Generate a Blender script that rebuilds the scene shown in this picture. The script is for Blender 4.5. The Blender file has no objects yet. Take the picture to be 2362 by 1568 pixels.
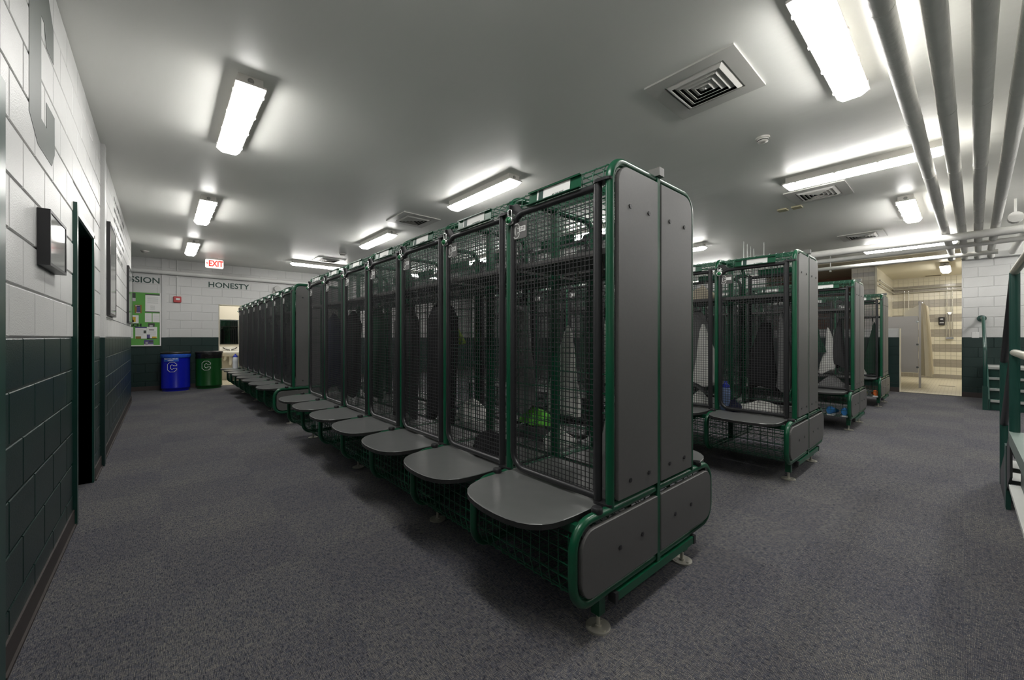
import bpy, math, random
from mathutils import Matrix, Vector

random.seed(7)
PI = math.pi
S = bpy.context.scene
COL = S.collection

# ------------------------------------------------------------------ camera, world, exposure
cam_d = bpy.data.cameras.new('camera')
cam_d.sensor_width = 36.0
cam_d.lens = 36.0 * 919.0 / 2362.0
cam_d.shift_y = -6.0 / 2362.0
cam_d.clip_start = 0.05
cam = bpy.data.objects.new('camera', cam_d)
COL.objects.link(cam)
cam.location = (0.0, 0.0, 1.22)
cam.rotation_euler = (PI / 2, 0.0, -math.radians(41.4))
S.camera = cam

W = bpy.data.worlds.new('world'); S.world = W; W.use_nodes = True
W.node_tree.nodes['Background'].inputs[0].default_value = (0.9, 0.95, 1.0, 1)
W.node_tree.nodes['Background'].inputs[1].default_value = 0.02

S.view_settings.view_transform = 'Standard'
S.view_settings.look = 'None'
S.view_settings.gamma = 1.0
S.view_settings.use_curve_mapping = False
S.view_settings.exposure = 1.76
LENS_POWER = 11.0

# ------------------------------------------------------------------ materials
MATS = {}
def mat(name, col, rough=0.5, metal=0.0, var=0.08, nscale=6.0, bump=0.0, bscale=60.0, emit=None, estr=0.0, spec=0.5):
    if name in MATS: return MATS[name]
    m = bpy.data.materials.new(name); m.use_nodes = True
    nt = m.node_tree; b = nt.nodes['Principled BSDF']
    b.inputs['Roughness'].default_value = rough
    b.inputs['Metallic'].default_value = metal
    b.inputs['Specular IOR Level'].default_value = spec
    tc = nt.nodes.new('ShaderNodeTexCoord')
    nz = nt.nodes.new('ShaderNodeTexNoise'); nz.inputs['Scale'].default_value = nscale; nz.inputs['Detail'].default_value = 4
    nt.links.new(tc.outputs['Object'], nz.inputs['Vector'])
    mx = nt.nodes.new('ShaderNodeMix'); mx.data_type = 'RGBA'
    mx.inputs['A'].default_value = (*[c * (1 - var) for c in col], 1)
    mx.inputs['B'].default_value = (*[min(1, c * (1 + var)) for c in col], 1)
    nt.links.new(nz.outputs['Fac'], mx.inputs['Factor'])
    nt.links.new(mx.outputs['Result'], b.inputs['Base Color'])
    if bump:
        n2 = nt.nodes.new('ShaderNodeTexNoise'); n2.inputs['Scale'].default_value = bscale; n2.inputs['Detail'].default_value = 5
        nt.links.new(tc.outputs['Object'], n2.inputs['Vector'])
        bp = nt.nodes.new('ShaderNodeBump'); bp.inputs['Strength'].default_value = bump; bp.inputs['Distance'].default_value = 0.01
        nt.links.new(n2.outputs['Fac'], bp.inputs['Height']); nt.links.new(bp.outputs['Normal'], b.inputs['Normal'])
    if emit:
        b.inputs['Emission Color'].default_value = (*emit, 1)
        b.inputs['Emission Strength'].default_value = estr
    MATS[name] = m
    return m

def carpet_material():
    m = bpy.data.materials.new('carpet'); m.use_nodes = True
    nt = m.node_tree; N = nt.nodes.new; L = nt.links.new
    b = nt.nodes['Principled BSDF']; b.inputs['Roughness'].default_value = 0.95; b.inputs['Specular IOR Level'].default_value = 0.15
    tc = N('ShaderNodeTexCoord')
    def stretched(sx, sy, sc, det=1.0):
        mp = N('ShaderNodeMapping'); mp.inputs['Scale'].default_value = (sx, sy, 1)
        L(tc.outputs['Object'], mp.inputs['Vector'])
        n = N('ShaderNodeTexNoise'); n.inputs['Scale'].default_value = sc; n.inputs['Detail'].default_value = det
        L(mp.outputs['Vector'], n.inputs['Vector']); return n.outputs['Fac']
    def ramp(f, stops):
        r = N('ShaderNodeValToRGB'); e = r.color_ramp.elements
        while len(e) < len(stops): e.new(0.5)
        for k, (p, c) in enumerate(stops): e[k].position = p; e[k].color = (*c, 1)
        L(f, r.inputs['Fac']); return r.outputs['Color']
    def brick(w, h, c_a, c_b, c_m, msize, rot=0.0):
        mp = N('ShaderNodeMapping'); mp.inputs['Rotation'].default_value = (0, 0, rot)
        L(tc.outputs['Object'], mp.inputs['Vector'])
        n = N('ShaderNodeTexBrick'); n.offset = 0.43; n.inputs['Scale'].default_value = 1.0
        n.inputs['Brick Width'].default_value = w; n.inputs['Row Height'].default_value = h
        n.inputs['Mortar Size'].default_value = msize; n.inputs['Mortar Smooth'].default_value = 0.6
        n.inputs['Color1'].default_value = (*c_a, 1); n.inputs['Color2'].default_value = (*c_b, 1); n.inputs['Mortar'].default_value = (*c_m, 1)
        L(mp.outputs['Vector'], n.inputs['Vector']); return n
    ya = brick(0.0135, 0.0042, (0.095, 0.100, 0.120), (0.245, 0.228, 0.205), (0.045, 0.050, 0.068), 0.0009)            # yarns along X
    yb = brick(0.017, 0.0046, (0.088, 0.093, 0.112), (0.215, 0.200, 0.182), (0.042, 0.047, 0.064), 0.0009, PI/2)      # yarns along Y
    pick = ramp(stretched(1.0, 0.8, 55), [(0.50, (0, 0, 0)), (0.56, (1, 1, 1))])
    mxy = N('ShaderNodeMix'); mxy.data_type = 'RGBA'
    L(pick, mxy.inputs['Factor']); L(ya.outputs['Color'], mxy.inputs['A']); L(yb.outputs['Color'], mxy.inputs['B'])
    c1 = mxy.outputs['Result']
    dash = stretched(0.5, 1.6, 230)
    line = stretched(1.7, 0.22, 170)          # grooves running along Y
    big = stretched(1, 1, 0.9, 3)
    k = ramp(line, [(0.36, (0.42, 0.44, 0.50)), (0.48, (1, 1, 1))])
    mx = N('ShaderNodeMix'); mx.data_type = 'RGBA'; mx.blend_type = 'MULTIPLY'; mx.inputs['Factor'].default_value = 1
    L(c1, mx.inputs['A']); L(k, mx.inputs['B'])
    k2 = ramp(big, [(0.3, (0.88, 0.88, 0.93)), (0.7, (1.08, 1.06, 1.0))])
    m2 = N('ShaderNodeMix'); m2.data_type = 'RGBA'; m2.blend_type = 'MULTIPLY'; m2.inputs['Factor'].default_value = 1
    L(mx.outputs['Result'], m2.inputs['A']); L(k2, m2.inputs['B'])
    ck = N('ShaderNodeTexChecker'); ck.inputs['Scale'].default_value = 1.64
    ck.inputs['Color1'].default_value = (1.04, 1.04, 1.04, 1); ck.inputs['Color2'].default_value = (0.94, 0.94, 0.97, 1)
    L(tc.outputs['Object'], ck.inputs['Vector'])
    m3 = N('ShaderNodeMix'); m3.data_type = 'RGBA'; m3.blend_type = 'MULTIPLY'; m3.inputs['Factor'].default_value = 1
    L(m2.outputs['Result'], m3.inputs['A']); L(ck.outputs['Color'], m3.inputs['B'])
    L(m3.outputs['Result'], b.inputs['Base Color'])
    bp = N('ShaderNodeBump'); bp.inputs['Strength'].default_value = 0.5; bp.inputs['Distance'].default_value = 0.004
    L(dash, bp.inputs['Height']); L(bp.outputs['Normal'], b.inputs['Normal'])
    return m

def mosaic_material(name, c1, c2, size, mortar=(0.55, 0.52, 0.44), rough=0.35):
    m = bpy.data.materials.new(name); m.use_nodes = True
    nt = m.node_tree; b = nt.nodes['Principled BSDF']; b.inputs['Roughness'].default_value = rough
    tc = nt.nodes.new('ShaderNodeTexCoord'); br = nt.nodes.new('ShaderNodeTexBrick')
    br.offset = 0; br.inputs['Scale'].default_value = 1 / size
    br.inputs['Brick Width'].default_value = 1; br.inputs['Row Height'].default_value = 1
    br.inputs['Mortar Size'].default_value = 0.05
    br.inputs['Color1'].default_value = (*c1, 1); br.inputs['Color2'].default_value = (*c2, 1); br.inputs['Mortar'].default_value = (*mortar, 1)
    nt.links.new(tc.outputs['Object'], br.inputs['Vector']); nt.links.new(br.outputs['Color'], b.inputs['Base Color'])
    return m

def ceiling_material():
    m = bpy.data.materials.new('ceiling_paint'); m.use_nodes = True
    nt = m.node_tree; N = nt.nodes.new; L = nt.links.new
    b = nt.nodes['Principled BSDF']; b.inputs['Base Color'].default_value = (0.62, 0.62, 0.60, 1)
    b.inputs['Roughness'].default_value = 0.38; b.inputs['Specular IOR Level'].default_value = 0.4
    tc = N('ShaderNodeTexCoord'); mp = N('ShaderNodeMapping'); mp.inputs['Scale'].default_value = (1, 0.35, 1)
    n = N('ShaderNodeTexNoise'); n.inputs['Scale'].default_value = 5; n.inputs['Detail'].default_value = 3
    L(tc.outputs['Object'], mp.inputs['Vector']); L(mp.outputs['Vector'], n.inputs['Vector'])
    bp = N('ShaderNodeBump'); bp.inputs['Strength'].default_value = 0.16; bp.inputs['Distance'].default_value = 0.03
    L(n.outputs['Fac'], bp.inputs['Height']); L(bp.outputs['Normal'], b.inputs['Normal'])
    n2 = N('ShaderNodeTexNoise'); n2.inputs['Scale'].default_value = 0.8
    L(tc.outputs['Object'], n2.inputs['Vector'])
    mx = N('ShaderNodeMix'); mx.data_type = 'RGBA'; mx.inputs['A'].default_value = (0.84, 0.84, 0.80, 1); mx.inputs['B'].default_value = (0.90, 0.90, 0.86, 1)
    L(n2.outputs['Fac'], mx.inputs['Factor']); L(mx.outputs['Result'], b.inputs['Base Color'])
    return m

M_CARPET = carpet_material()
M_CEIL = ceiling_material()
M_WHITE = mat('white_block_paint', (0.61, 0.61, 0.60), 0.38, bump=0.22, bscale=140, var=0.03)
M_GREENW = mat('green_block_paint', (0.008, 0.028, 0.0245), 0.32, bump=0.22, bscale=140, var=0.12)
M_TRIMW = mat('white_trim_paint', (0.76, 0.76, 0.74), 0.4, var=0.03)
M_BASE = mat('rubber_base', (0.045, 0.035, 0.032), 0.5, var=0.25)
M_GREEN = mat('green_enamel', (0.005, 0.078, 0.036), 0.28, var=0.06)
M_GREENWIRE = mat('green_wire', (0.006, 0.085, 0.042), 0.35, var=0.06)
M_DKGREEN = mat('dark_green_paint', (0.012, 0.055, 0.043), 0.3, var=0.15)
M_BLACK = mat('black_coat_and_shade', (0.022, 0.022, 0.024), 0.35, var=0.1)  # locker door coat; also painted-in shade on the landing's sloped rails and stringer
M_BLKWIRE = mat('black_wire', (0.035, 0.035, 0.038), 0.4, var=0.1)
M_BLKPLASTIC = mat('black_plastic', (0.02, 0.02, 0.022), 0.35, var=0.1)
M_PANEL = mat('grey_laminate', (0.105, 0.103, 0.100), 0.42, var=0.10, nscale=90)
M_SEAT = mat('seat_laminate', (0.125, 0.128, 0.126), 0.28, var=0.14, nscale=14)
M_EDGE = mat('black_edge_band', (0.02, 0.02, 0.02), 0.5, var=0.1)
M_STEEL = mat('zinc_steel', (0.52, 0.50, 0.44), 0.4, metal=0.6, var=0.1)
M_CHROME = mat('chrome', (0.7, 0.7, 0.7), 0.15, metal=1.0, var=0.03)
M_LENS = mat('lamp_lens', (0.95, 0.95, 0.93), 0.4, emit=(1.0, 0.985, 0.95), estr=LENS_POWER, var=0.01)
M_LENSW = mat('lamp_lens_warm', (0.95, 0.95, 0.9), 0.4, emit=(1.0, 0.965, 0.89), estr=LENS_POWER * 1.0, var=0.01)
M_HOUSING = mat('lamp_housing', (0.62, 0.60, 0.56), 0.4, var=0.02)
M_PIPE = mat('pipe_jacket', (0.76, 0.75, 0.715), 0.55, bump=0.7, bscale=16, var=0.08, nscale=9)
M_VENT = mat('vent_white', (0.62, 0.61, 0.58), 0.4, var=0.03)
M_DARK = mat('dark_void', (0.01, 0.01, 0.01), 0.8, var=0.1)
M_INK = mat('green_ink', (0.012, 0.05, 0.04), 0.5, var=0.1)
M_GREYINK = mat('grey_green_ink', (0.065, 0.078, 0.068), 0.5, var=0.2, nscale=3)
M_BLKINK = mat('black_ink', (0.01, 0.01, 0.01), 0.6, var=0.1)
M_PAPER = mat('paper', (0.78, 0.78, 0.76), 0.6, var=0.03)
M_RED = mat('red_plastic', (0.45, 0.02, 0.025), 0.35, var=0.08)
M_SIGNRED = mat('exit_red', (0.8, 0.05, 0.04), 0.4, var=0.03, emit=(1, 0.05, 0.03), estr=0.18)
M_SIGN = mat('exit_face', (0.85, 0.83, 0.8), 0.4, var=0.02, emit=(1, 0.9, 0.85), estr=0.25)
M_BOARD = mat('board_green_paper', (0.115, 0.36, 0.07), 0.7, var=0.08, nscale=3)
M_GLASS = mat('picture_glass', (0.30, 0.31, 0.30), 0.06, var=0.1, spec=0.8)
M_CREAM = mat('cream_tile', (0.70, 0.67, 0.56), 0.16, var=0.04)
M_TAN = mat('taupe_tile', (0.34, 0.315, 0.27), 0.16, var=0.05)
M_CREAMWALL = mosaic_material('cream_tile_wall', (0.68, 0.60, 0.45), (0.64, 0.57, 0.43), 0.15)
M_GROUT = mat('grout', (0.66, 0.63, 0.54), 0.7, var=0.05)
M_FLOORTILE = mosaic_material('floor_mosaic', (0.62, 0.58, 0.46), (0.56, 0.52, 0.41), 0.06, mortar=(0.40, 0.36, 0.28))
M_CREAMPAINT = mat('cream_paint', (0.66, 0.62, 0.50), 0.45, var=0.03)
M_BROWN = mat('brown_paint', (0.20, 0.085, 0.045), 0.6, var=0.06)
M_PARTITION = mat('partition_lilac_grey', (0.50, 0.48, 0.46), 0.4, var=0.02)
M_CURTAIN = mat('curtain_cream', (0.68, 0.63, 0.50), 0.7, var=0.05)
M_PORCELAIN = mat('porcelain', (0.80, 0.79, 0.74), 0.12, var=0.02)
M_MIRROR = mat('mirror_glass', (0.55, 0.55, 0.53), 0.03, metal=1.0, var=0.01)
M_BLUEBIN = mat('blue_bin', (0.006, 0.012, 0.42), 0.25, var=0.06)
M_GREENBIN = mat('green_bin', (0.004, 0.065, 0.010), 0.3, var=0.06)
M_BLUEBAG = mat('blue_bag', (0.03, 0.12, 0.62), 0.25, var=0.25, nscale=14, bump=0.6, bscale=25)
M_BLACKBAG = mat('black_bag', (0.012, 0.012, 0.012), 0.2, var=0.2, bump=0.8, bscale=18)
M_BLUELABEL = mat('light_blue_label', (0.03, 0.13, 0.62), 0.4, var=0.04)
M_NOSING = mat('stair_nosing', (0.42, 0.43, 0.41), 0.4, var=0.1)
M_RAILWORN = mat('worn_rail_paint', (0.40, 0.39, 0.34), 0.3, var=0.25, nscale=12)

FABRIC = {}
def fabric(n, c, var=0.12):
    if n not in FABRIC: FABRIC[n] = mat('cloth_' + n, c, 0.85, var=var, nscale=8, bump=0.4, bscale=30)
    return FABRIC[n]
fabric('white', (0.84, 0.83, 0.79)); fabric('black', (0.012, 0.012, 0.014)); fabric('grey', (0.22, 0.22, 0.22))
fabric('green', (0.008, 0.06, 0.03)); fabric('navy', (0.015, 0.02, 0.06)); fabric('neon green', (0.16, 0.62, 0.06))
fabric('lime', (0.38, 0.55, 0.02)); fabric('blue', (0.03, 0.12, 0.42)); fabric('beige', (0.52, 0.46, 0.35))
fabric('charcoal', (0.05, 0.05, 0.052)); fabric('orange', (0.7, 0.16, 0.03)); fabric('light blue', (0.05, 0.25, 0.62))

# ------------------------------------------------------------------ geometry helpers
class G:
    def __init__(s): s.v = []; s.f = []; s.sm = []
    def add(s, vs, fs, smooth=False):
        o = len(s.v); s.v += [tuple(p) for p in vs]
        for f in fs: s.f.append(tuple(i + o for i in f)); s.sm.append(smooth)
        return s
    def box(s, x0, x1, y0, y1, z0, z1):
        return s.add([(x0,y0,z0),(x1,y0,z0),(x1,y1,z0),(x0,y1,z0),(x0,y0,z1),(x1,y0,z1),(x1,y1,z1),(x0,y1,z1)],
                     [(3,2,1,0),(4,5,6,7),(0,1,5,4),(1,2,6,5),(2,3,7,6),(3,0,4,7)])
    def tube(s, pts, r, n=10, closed=False, caps=True):
        P = [Vector(p) for p in pts]; m = len(P); rings = []; up = None
        for i in range(m):
            if closed: d = (P[(i+1) % m] - P[i-1])
            elif i == 0: d = P[1] - P[0]
            elif i == m-1: d = P[-1] - P[-2]
            else: d = (P[i+1] - P[i]).normalized() + (P[i] - P[i-1]).normalized()
            d.normalize()
            if up is None:
                up = Vector((0,0,1)) if abs(d.z) < 0.9 else Vector((1,0,0))
            a = d.cross(up)
            if a.length < 1e-4: a = d.cross(Vector((0.3,1,0.2)))
            a.normalize(); b = a.cross(d).normalized(); up = b
            rr = r[i] if isinstance(r, (list, tuple)) else r
            rings.append([P[i] + a*(rr*math.cos(2*PI*(k+0.5)/n)) + b*(rr*math.sin(2*PI*(k+0.5)/n)) for k in range(n)])
        vs = [p for R in rings for p in R]; fs = []
        for i in range(m if closed else m-1):
            j = (i+1) % m
            for k in range(n):
                k2 = (k+1) % n
                fs.append((i*n+k, j*n+k, j*n+k2, i*n+k2))
        s.add(vs, fs, n > 4)
        if caps and not closed:
            s.add(rings[0], [tuple(range(n))]); s.add(rings[-1], [tuple(reversed(range(n)))])
        return s
    def wire(s, p, q, r=0.0016): return s.tube([p, q], r, 4, caps=False)
    def prism(s, poly, axis, a, b):
        n = len(poly)
        def P(u, v, w): return {'x': (w,u,v), 'y': (u,w,v), 'z': (u,v,w)}[axis]
        vs = [P(u,v,a) for u,v in poly] + [P(u,v,b) for u,v in poly]
        fs = [tuple(range(n))[::-1], tuple(range(n, 2*n))] + [(i, (i+1) % n, n+(i+1) % n, n+i) for i in range(n)]
        return s.add(vs, fs)
    def slab(s, cu, cv, w, h, r, axis, a, b, ch=0.003, rr=None):
        # rounded plate, chamfered on face b. rr = radii of (bl, br, tr, tl)
        def P(u, v, q): return {'x': (q,u,v), 'y': (u,q,v), 'z': (u,v,q)}[axis]
        o1 = rrect(cu, cv, w, h, r, rr); k = 1 if b > a else -1
        o2 = rrect(cu, cv, w-2*ch, h-2*ch, max(r-ch, 0.001), [max(q-ch, 0.001) for q in rr] if rr else None)
        n = len(o1)
        vs = [P(u,v,a) for u,v in o1] + [P(u,v,b-k*ch) for u,v in o1] + [P(u,v,b) for u,v in o2]
        fs = [tuple(range(n))[::-1], tuple(range(2*n, 3*n))]
        for q in (0, n): fs += [(q+i, q+(i+1) % n, q+n+(i+1) % n, q+n+i) for i in range(n)]
        return s.add(vs, fs)
    def lathe(s, prof, n=20, c=(0,0,0), sx=1.0, sy=1.0):
        m = len(prof); vs = []
        for r, z in prof:
            for k in range(n): vs.append((c[0]+sx*r*math.cos(2*PI*k/n), c[1]+sy*r*math.sin(2*PI*k/n), c[2]+z))
        fs = [(i*n+k, i*n+(k+1) % n, (i+1)*n+(k+1) % n, (i+1)*n+k) for i in range(m-1) for k in range(n)]
        s.add(vs, fs, True)
        s.add(vs[:n], [tuple(range(n))[::-1]]); s.add(vs[-n:], [tuple(range(n))])
        return s
    def disc(s, c, r, axis, t, n=14):
        poly = [(c[0]+r*math.cos(2*PI*k/n), c[1]+r*math.sin(2*PI*k/n)) for k in range(n)]
        return s.prism(poly, axis, t[0], t[1])
    def xf(s, M):
        s.v = [tuple(M @ Vector(p)) for p in s.v]; return s
    def mesh(s, name, m):
        me = bpy.data.meshes.new(name); me.from_pydata(s.v, [], s.f)
        for i, p in enumerate(me.polygons): p.use_smooth = s.sm[i]
        for q in (m if isinstance(m, (list, tuple)) else [m]): me.materials.append(q)
        me.update()
        import bmesh
        bm = bmesh.new(); bm.from_mesh(me); bmesh.ops.recalc_face_normals(bm, faces=bm.faces); bm.to_mesh(me); bm.free()
        return me

def rrect(cu, cv, w, h, r, rr=None, n=6):
    rs = rr or [r]*4
    out = []
    for (sx, sy, a0), q in zip([(-1,-1,PI), (1,-1,1.5*PI), (1,1,0), (-1,1,0.5*PI)], rs):
        x, y = cu + sx*(w/2-q), cv + sy*(h/2-q)
        for k in range(n+1):
            a = a0 + (PI/2)*k/n
            out.append((x+q*math.cos(a), y+q*math.sin(a)))
    return out

def arc(c, r, a0, a1, n=6):
    return [(c[0]+r*math.cos(a0+(a1-a0)*k/n), c[1]+r*math.sin(a0+(a1-a0)*k/n)) for k in range(n+1)]

def O(name, me, parent=None, loc=(0,0,0), rz=0.0):
    o = bpy.data.objects.new(name, me); COL.objects.link(o)
    o.location = loc; o.rotation_euler = (0, 0, rz)
    if parent: o.parent = parent
    return o
def OO(name, mes, parent, loc=(0,0,0)):
    return [O(name, m, parent, loc) for m in (mes if isinstance(mes, list) else [mes])][0]
def tag(o, label=None, cat=None, group=None, kind=None):
    if label: o['label'] = label
    if cat: o['category'] = cat
    if group: o['group'] = group
    if kind: o['kind'] = kind
    return o
def thing(name, label, cat, loc=(0,0,0), rz=0.0, group=None):
    return tag(O(name, None, None, loc, rz), label, cat, group)
def part(name, g, m, parent, loc=(0,0,0), rz=0.0):
    return O(name, g.mesh(name, m), parent, loc, rz)
def struct(name, g, m):
    return tag(O(name, g.mesh(name, m)), kind='structure')

_txt = {}
def text(body, size, depth=0.002, sx=1.0, align='CENTER', M=None, bold=0.0):
    c = bpy.data.curves.new('lettering', 'FONT'); c.body = body; c.size = size; c.extrude = depth/2
    c.align_x = align; c.align_y = 'CENTER'; c.offset = bold; c.resolution_u = 3
    o = bpy.data.objects.new('lettering', c); COL.objects.link(o)
    me = bpy.data.meshes.new_from_object(o.evaluated_get(bpy.context.evaluated_depsgraph_get()))
    bpy.data.objects.remove(o); bpy.data.curves.remove(c)
    me.transform(Matrix.Diagonal((sx, 1, 1, 1)))
    if M is not None: me.transform(M)
    me.materials.clear()
    return me
R_XP = Matrix.Rotation(PI/2, 4, 'Z') @ Matrix.Rotation(PI/2, 4, 'X')     # faces +X
R_XN = Matrix.Rotation(-PI/2, 4, 'Z') @ Matrix.Rotation(PI/2, 4, 'X')    # faces -X
R_YN = Matrix.Rotation(PI/2, 4, 'X')                                     # faces -Y
def text_obj(name, body, size, m, parent, loc, rot, depth=0.002, sx=1.0, bold=0.0, align='CENTER'):
    me = text(body, size, depth, sx, align, rot, bold); me.materials.append(m)
    return O(name, me, parent, loc)

# ------------------------------------------------------------------ room shell
XL, YB, XR, YF, ZC = -0.425, 12.37, 12.40, -2.3, 3.05
CH = ZC / 15.0       # block course
BL = 0.4064
T = 0.008            # how far block faces stand proud of the joints

struct('floor', G().box(XL-0.9, XR, YF-0.2, YB+0.10, -0.10, 0.0), M_CARPET)
struct('ceiling', G().box(XL-0.9, XR+0.02, YF-0.2, YB+0.2, ZC, ZC+0.15), M_CEIL)

_bm = {}
def block_mesh(ln, m, axis):
    key = (round(ln, 3), m.name, axis)
    if key not in _bm:
        g = G(); w = ln-0.009; h = CH-0.009
        c = 0.0035
        def P(u, v, d): return {'+x': (d,u,v), '-y': (u,-d,v), '-x': (-d,u,v)}[axis]
        vs = [P(a*w/2, b*h/2, -0.004) for a,b in ((-1,-1),(1,-1),(1,1),(-1,1))] + \
             [P(a*w/2, b*h/2, T-0.003) for a,b in ((-1,-1),(1,-1),(1,1),(-1,1))] + \
             [P(a*(w/2-c), b*(h/2-c), T) for a,b in ((-1,-1),(1,-1),(1,1),(-1,1))]
        fs = [(8,9,10,11)] + [(q+i, q+(i+1) % 4, q+4+(i+1) % 4, q+4+i) for q in (0,4) for i in range(4)]
        g.add(vs, fs); _bm[key] = g.mesh('concrete_block', m)
    return _bm[key]
def blocks(wall, axis, plane, u0, u1, z0, z1, off, holes=()):
    """lay running-bond blocks on a wall face; holes = (ua, ub, za, zb)"""
    for c in range(15):
        za, zb = c*CH, (c+1)*CH
        if zb > z1+0.01 or za < z0-0.01: continue
        m = M_GREENW if c < 6 else M_WHITE
        segs = [(u0, u1)]
        for (ha, hb, hz0, hz1) in holes:
            if za >= hz1-0.03 or zb <= hz0+0.03: continue
            new = []
            for a, b in segs:
                if hb <= a or ha >= b: new.append((a, b)); continue
                if ha > a: new.append((a, ha))
                if hb < b: new.append((hb, b))
            segs = new
        st = off + (BL/2 if c % 2 else 0)
        for a, b in segs:
            k = math.floor((a-st)/BL); x = st + k*BL
            while x < b:
                p, q = max(x, a), min(x+BL, b)
                if q-p > 0.03:
                    mid = (p+q)/2; zc = (za+zb)/2
                    loc = {'+x': (plane, mid, zc), '-y': (mid, plane, zc), '-x': (plane, mid, zc)}[axis]
                    O('concrete_block', block_mesh(q-p, m, axis), wall, loc)
                x += BL

# left wall: slab with one deep doorway, painted in two colours
D0, D1, DH = 3.86, 4.84, 2.05
PL = XL - T
def two_tone(name, boxes_fn, split=6*CH):
    me = None
    g = G(); n0 = 0
    boxes_fn(g)
    return g
g = G()
mi = []
def wbox(x0,x1,y0,y1,z0,z1):
    """wall box cut at the paint line; material 0 green below, 1 white above"""
    for za, zb, k in ((z0, min(z1, 6*CH), 0), (max(z0, 6*CH), z1, 1)):
        if zb-za > 1e-4:
            n = len(g.f); g.box(x0,x1,y0,y1,za,zb); mi.extend([k]*(len(g.f)-n))
def wall_obj(name):
    me = g.mesh(name, [M_GREENW, M_WHITE])
    for p, k in zip(me.polygons, mi): p.material_index = k
    return tag(O(name, me), kind='structure')
wbox(PL-0.25, PL, YF, D0, 0, ZC); wbox(PL-0.25, PL, D1, 10.55, 0, ZC); wbox(PL-0.25, PL, D0, D1, DH, ZC)
wbox(PL-0.9, PL-0.25, 10.35, 10.55, 0, ZC)
wall_left = wall_obj('wall_left')
blocks(wall_left, '+x', PL, 2.245, 10.545, 0, ZC, 2.36, [(D0-0.05, D1+0.05, -1, DH+0.05), (5.37, 5.50, -1, 4)])
# back wall with doorway into the washroom
B0, B1, BH = 1.09, 2.02, 2.05
g = G(); mi = []
wbox(-1.35, B0, YB+T, YB+0.2, 0, ZC); wbox(B1, XR+0.2, YB+T, YB+0.2, 0, ZC); wbox(B0, B1, YB+T, YB+0.2, BH, ZC)
wall_back = wall_obj('wall_back')
blocks(wall_back, '-y', YB+T, -0.95, 4.1, 0, ZC, 0.55, [(B0-0.0, B1+0.0, -1, BH)])
# right wall, with the wide opening to the showers and a half-height stub
S0, S1 = 0.03, 0.955
g = G(); mi = []
wbox(XR+T, XR+0.2, YF, S0, 0, ZC)
wbox(XR+T, XR+0.2, S1, 3.6, 0, 7*CH)
wbox(XR+T, XR+0.2, 3.6, YB+0.2, 0, ZC)
wall_right = wall_obj('wall_right')
blocks(wall_right, '-x', XR+T, -1.3, S0, 0, 14*CH, -0.19)
blocks(wall_right, '-x', XR+T, S1, 2.6, 0, 7*CH, 1.16)
g = G(); mi = []
wbox(XL-0.25, XR+0.2, YF-0.2, YF, 0, ZC)
wall_obj('wall_front')
# baseboards
struct('baseboard_left', G().box(XL-0.002, XL+0.007, 2.245, D0-0.05, 0, 0.105).box(XL-0.002, XL+0.007, D1+0.05, 10.55, 0, 0.105)
       .box(XL+0.007, XL+0.016, 2.245, D0-0.05, 0, 0.012).box(XL+0.007, XL+0.016, D1+0.05, 10.55, 0, 0.012), M_BASE)
struct('baseboard_back', G().box(-1.3, B0, YB-0.007, YB+0.004, 0, 0.10).box(B1, XR, YB-0.007, YB+0.004, 0, 0.10), M_BASE)
struct('baseboard_right', G().box(XR-0.008, XR+0.004, YF, S0, 0, 0.10).box(XR-0.008, XR+0.004, S1, XR, 0, 0.10), M_BASE)
# pilaster on the left wall and the flat duct strip on the back wall
g = G(); mi = []
wbox(PL-0.01, XL+0.028, 5.38, 5.49, 0, ZC); wall_obj('trim_1')
g = G(); mi = []
wbox(0.017, 0.105, YB-0.025, YB+0.02, 0, ZC); wall_obj('trim_2')
struct('trim_3', G().box(XR-0.16, XR+0.01, YF, S0, 2.80, ZC), M_TRIMW)
# soffit edges beside the pipes

# doorway 1 in the left wall: steel frame, deep reveal, closed leaf
d1 = tag(O('door_1', None, None, (PL, D0, 0)), kind='structure')
gg = G().box(-0.22, 0.026, -0.05, 0.0, 0, DH+0.05)
part('jamb', gg, M_DKGREEN, d1)
part('jamb', G().box(-0.22, 0.012, D1-D0, D1-D0+0.045, 0, DH+0.03).box(-0.115, -0.080, D1-D0-0.022, D1-D0, 0, DH), M_DKGREEN, d1)
part('head_reveal', G().box(-0.22, 0.0, 0, D1-D0, DH-0.004, DH+0.02), M_DKGREEN, d1)
part('head_face', G().box(-0.02, 0.012, 0.0, D1-D0+0.045, DH, DH+0.05), M_TRIMW, d1)
leaf = part('door_leaf', G().box(-0.16, -0.115, 0.004, D1-D0-0.004, 0.012, DH-0.006), M_DKGREEN, d1)
part('hinge', G().tube([(-0.105, D1-D0-0.03, 0.3), (-0.105, D1-D0-0.03, 0.42)], 0.008, 8), M_STEEL, leaf)
part('door_handle', G().tube([(-0.115, 0.08, 1.0), (-0.065, 0.08, 1.0), (-0.06, 0.2, 1.0)], 0.01, 8), M_STEEL, leaf)
# doorway 2, only its far jamb and head show
d2 = tag(O('door_2', None, None, (PL, 1.32, 0)), kind='structure')
part('jamb', G().box(-0.02, 0.022, 0.85, 0.92, 0, 2.12), M_DKGREEN, d2)
part('jamb', G().box(-0.02, 0.022, -0.06, 0.0, 0, 2.12), M_DKGREEN, d2)
part('head', G().box(-0.02, 0.022, 0.0, 0.85, 2.06, 2.12), M_DKGREEN, d2)
part('door_leaf', G().box(0.0, 0.012, 0.004, 0.846, 0.012, 2.056), M_DKGREEN, d2)

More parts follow.
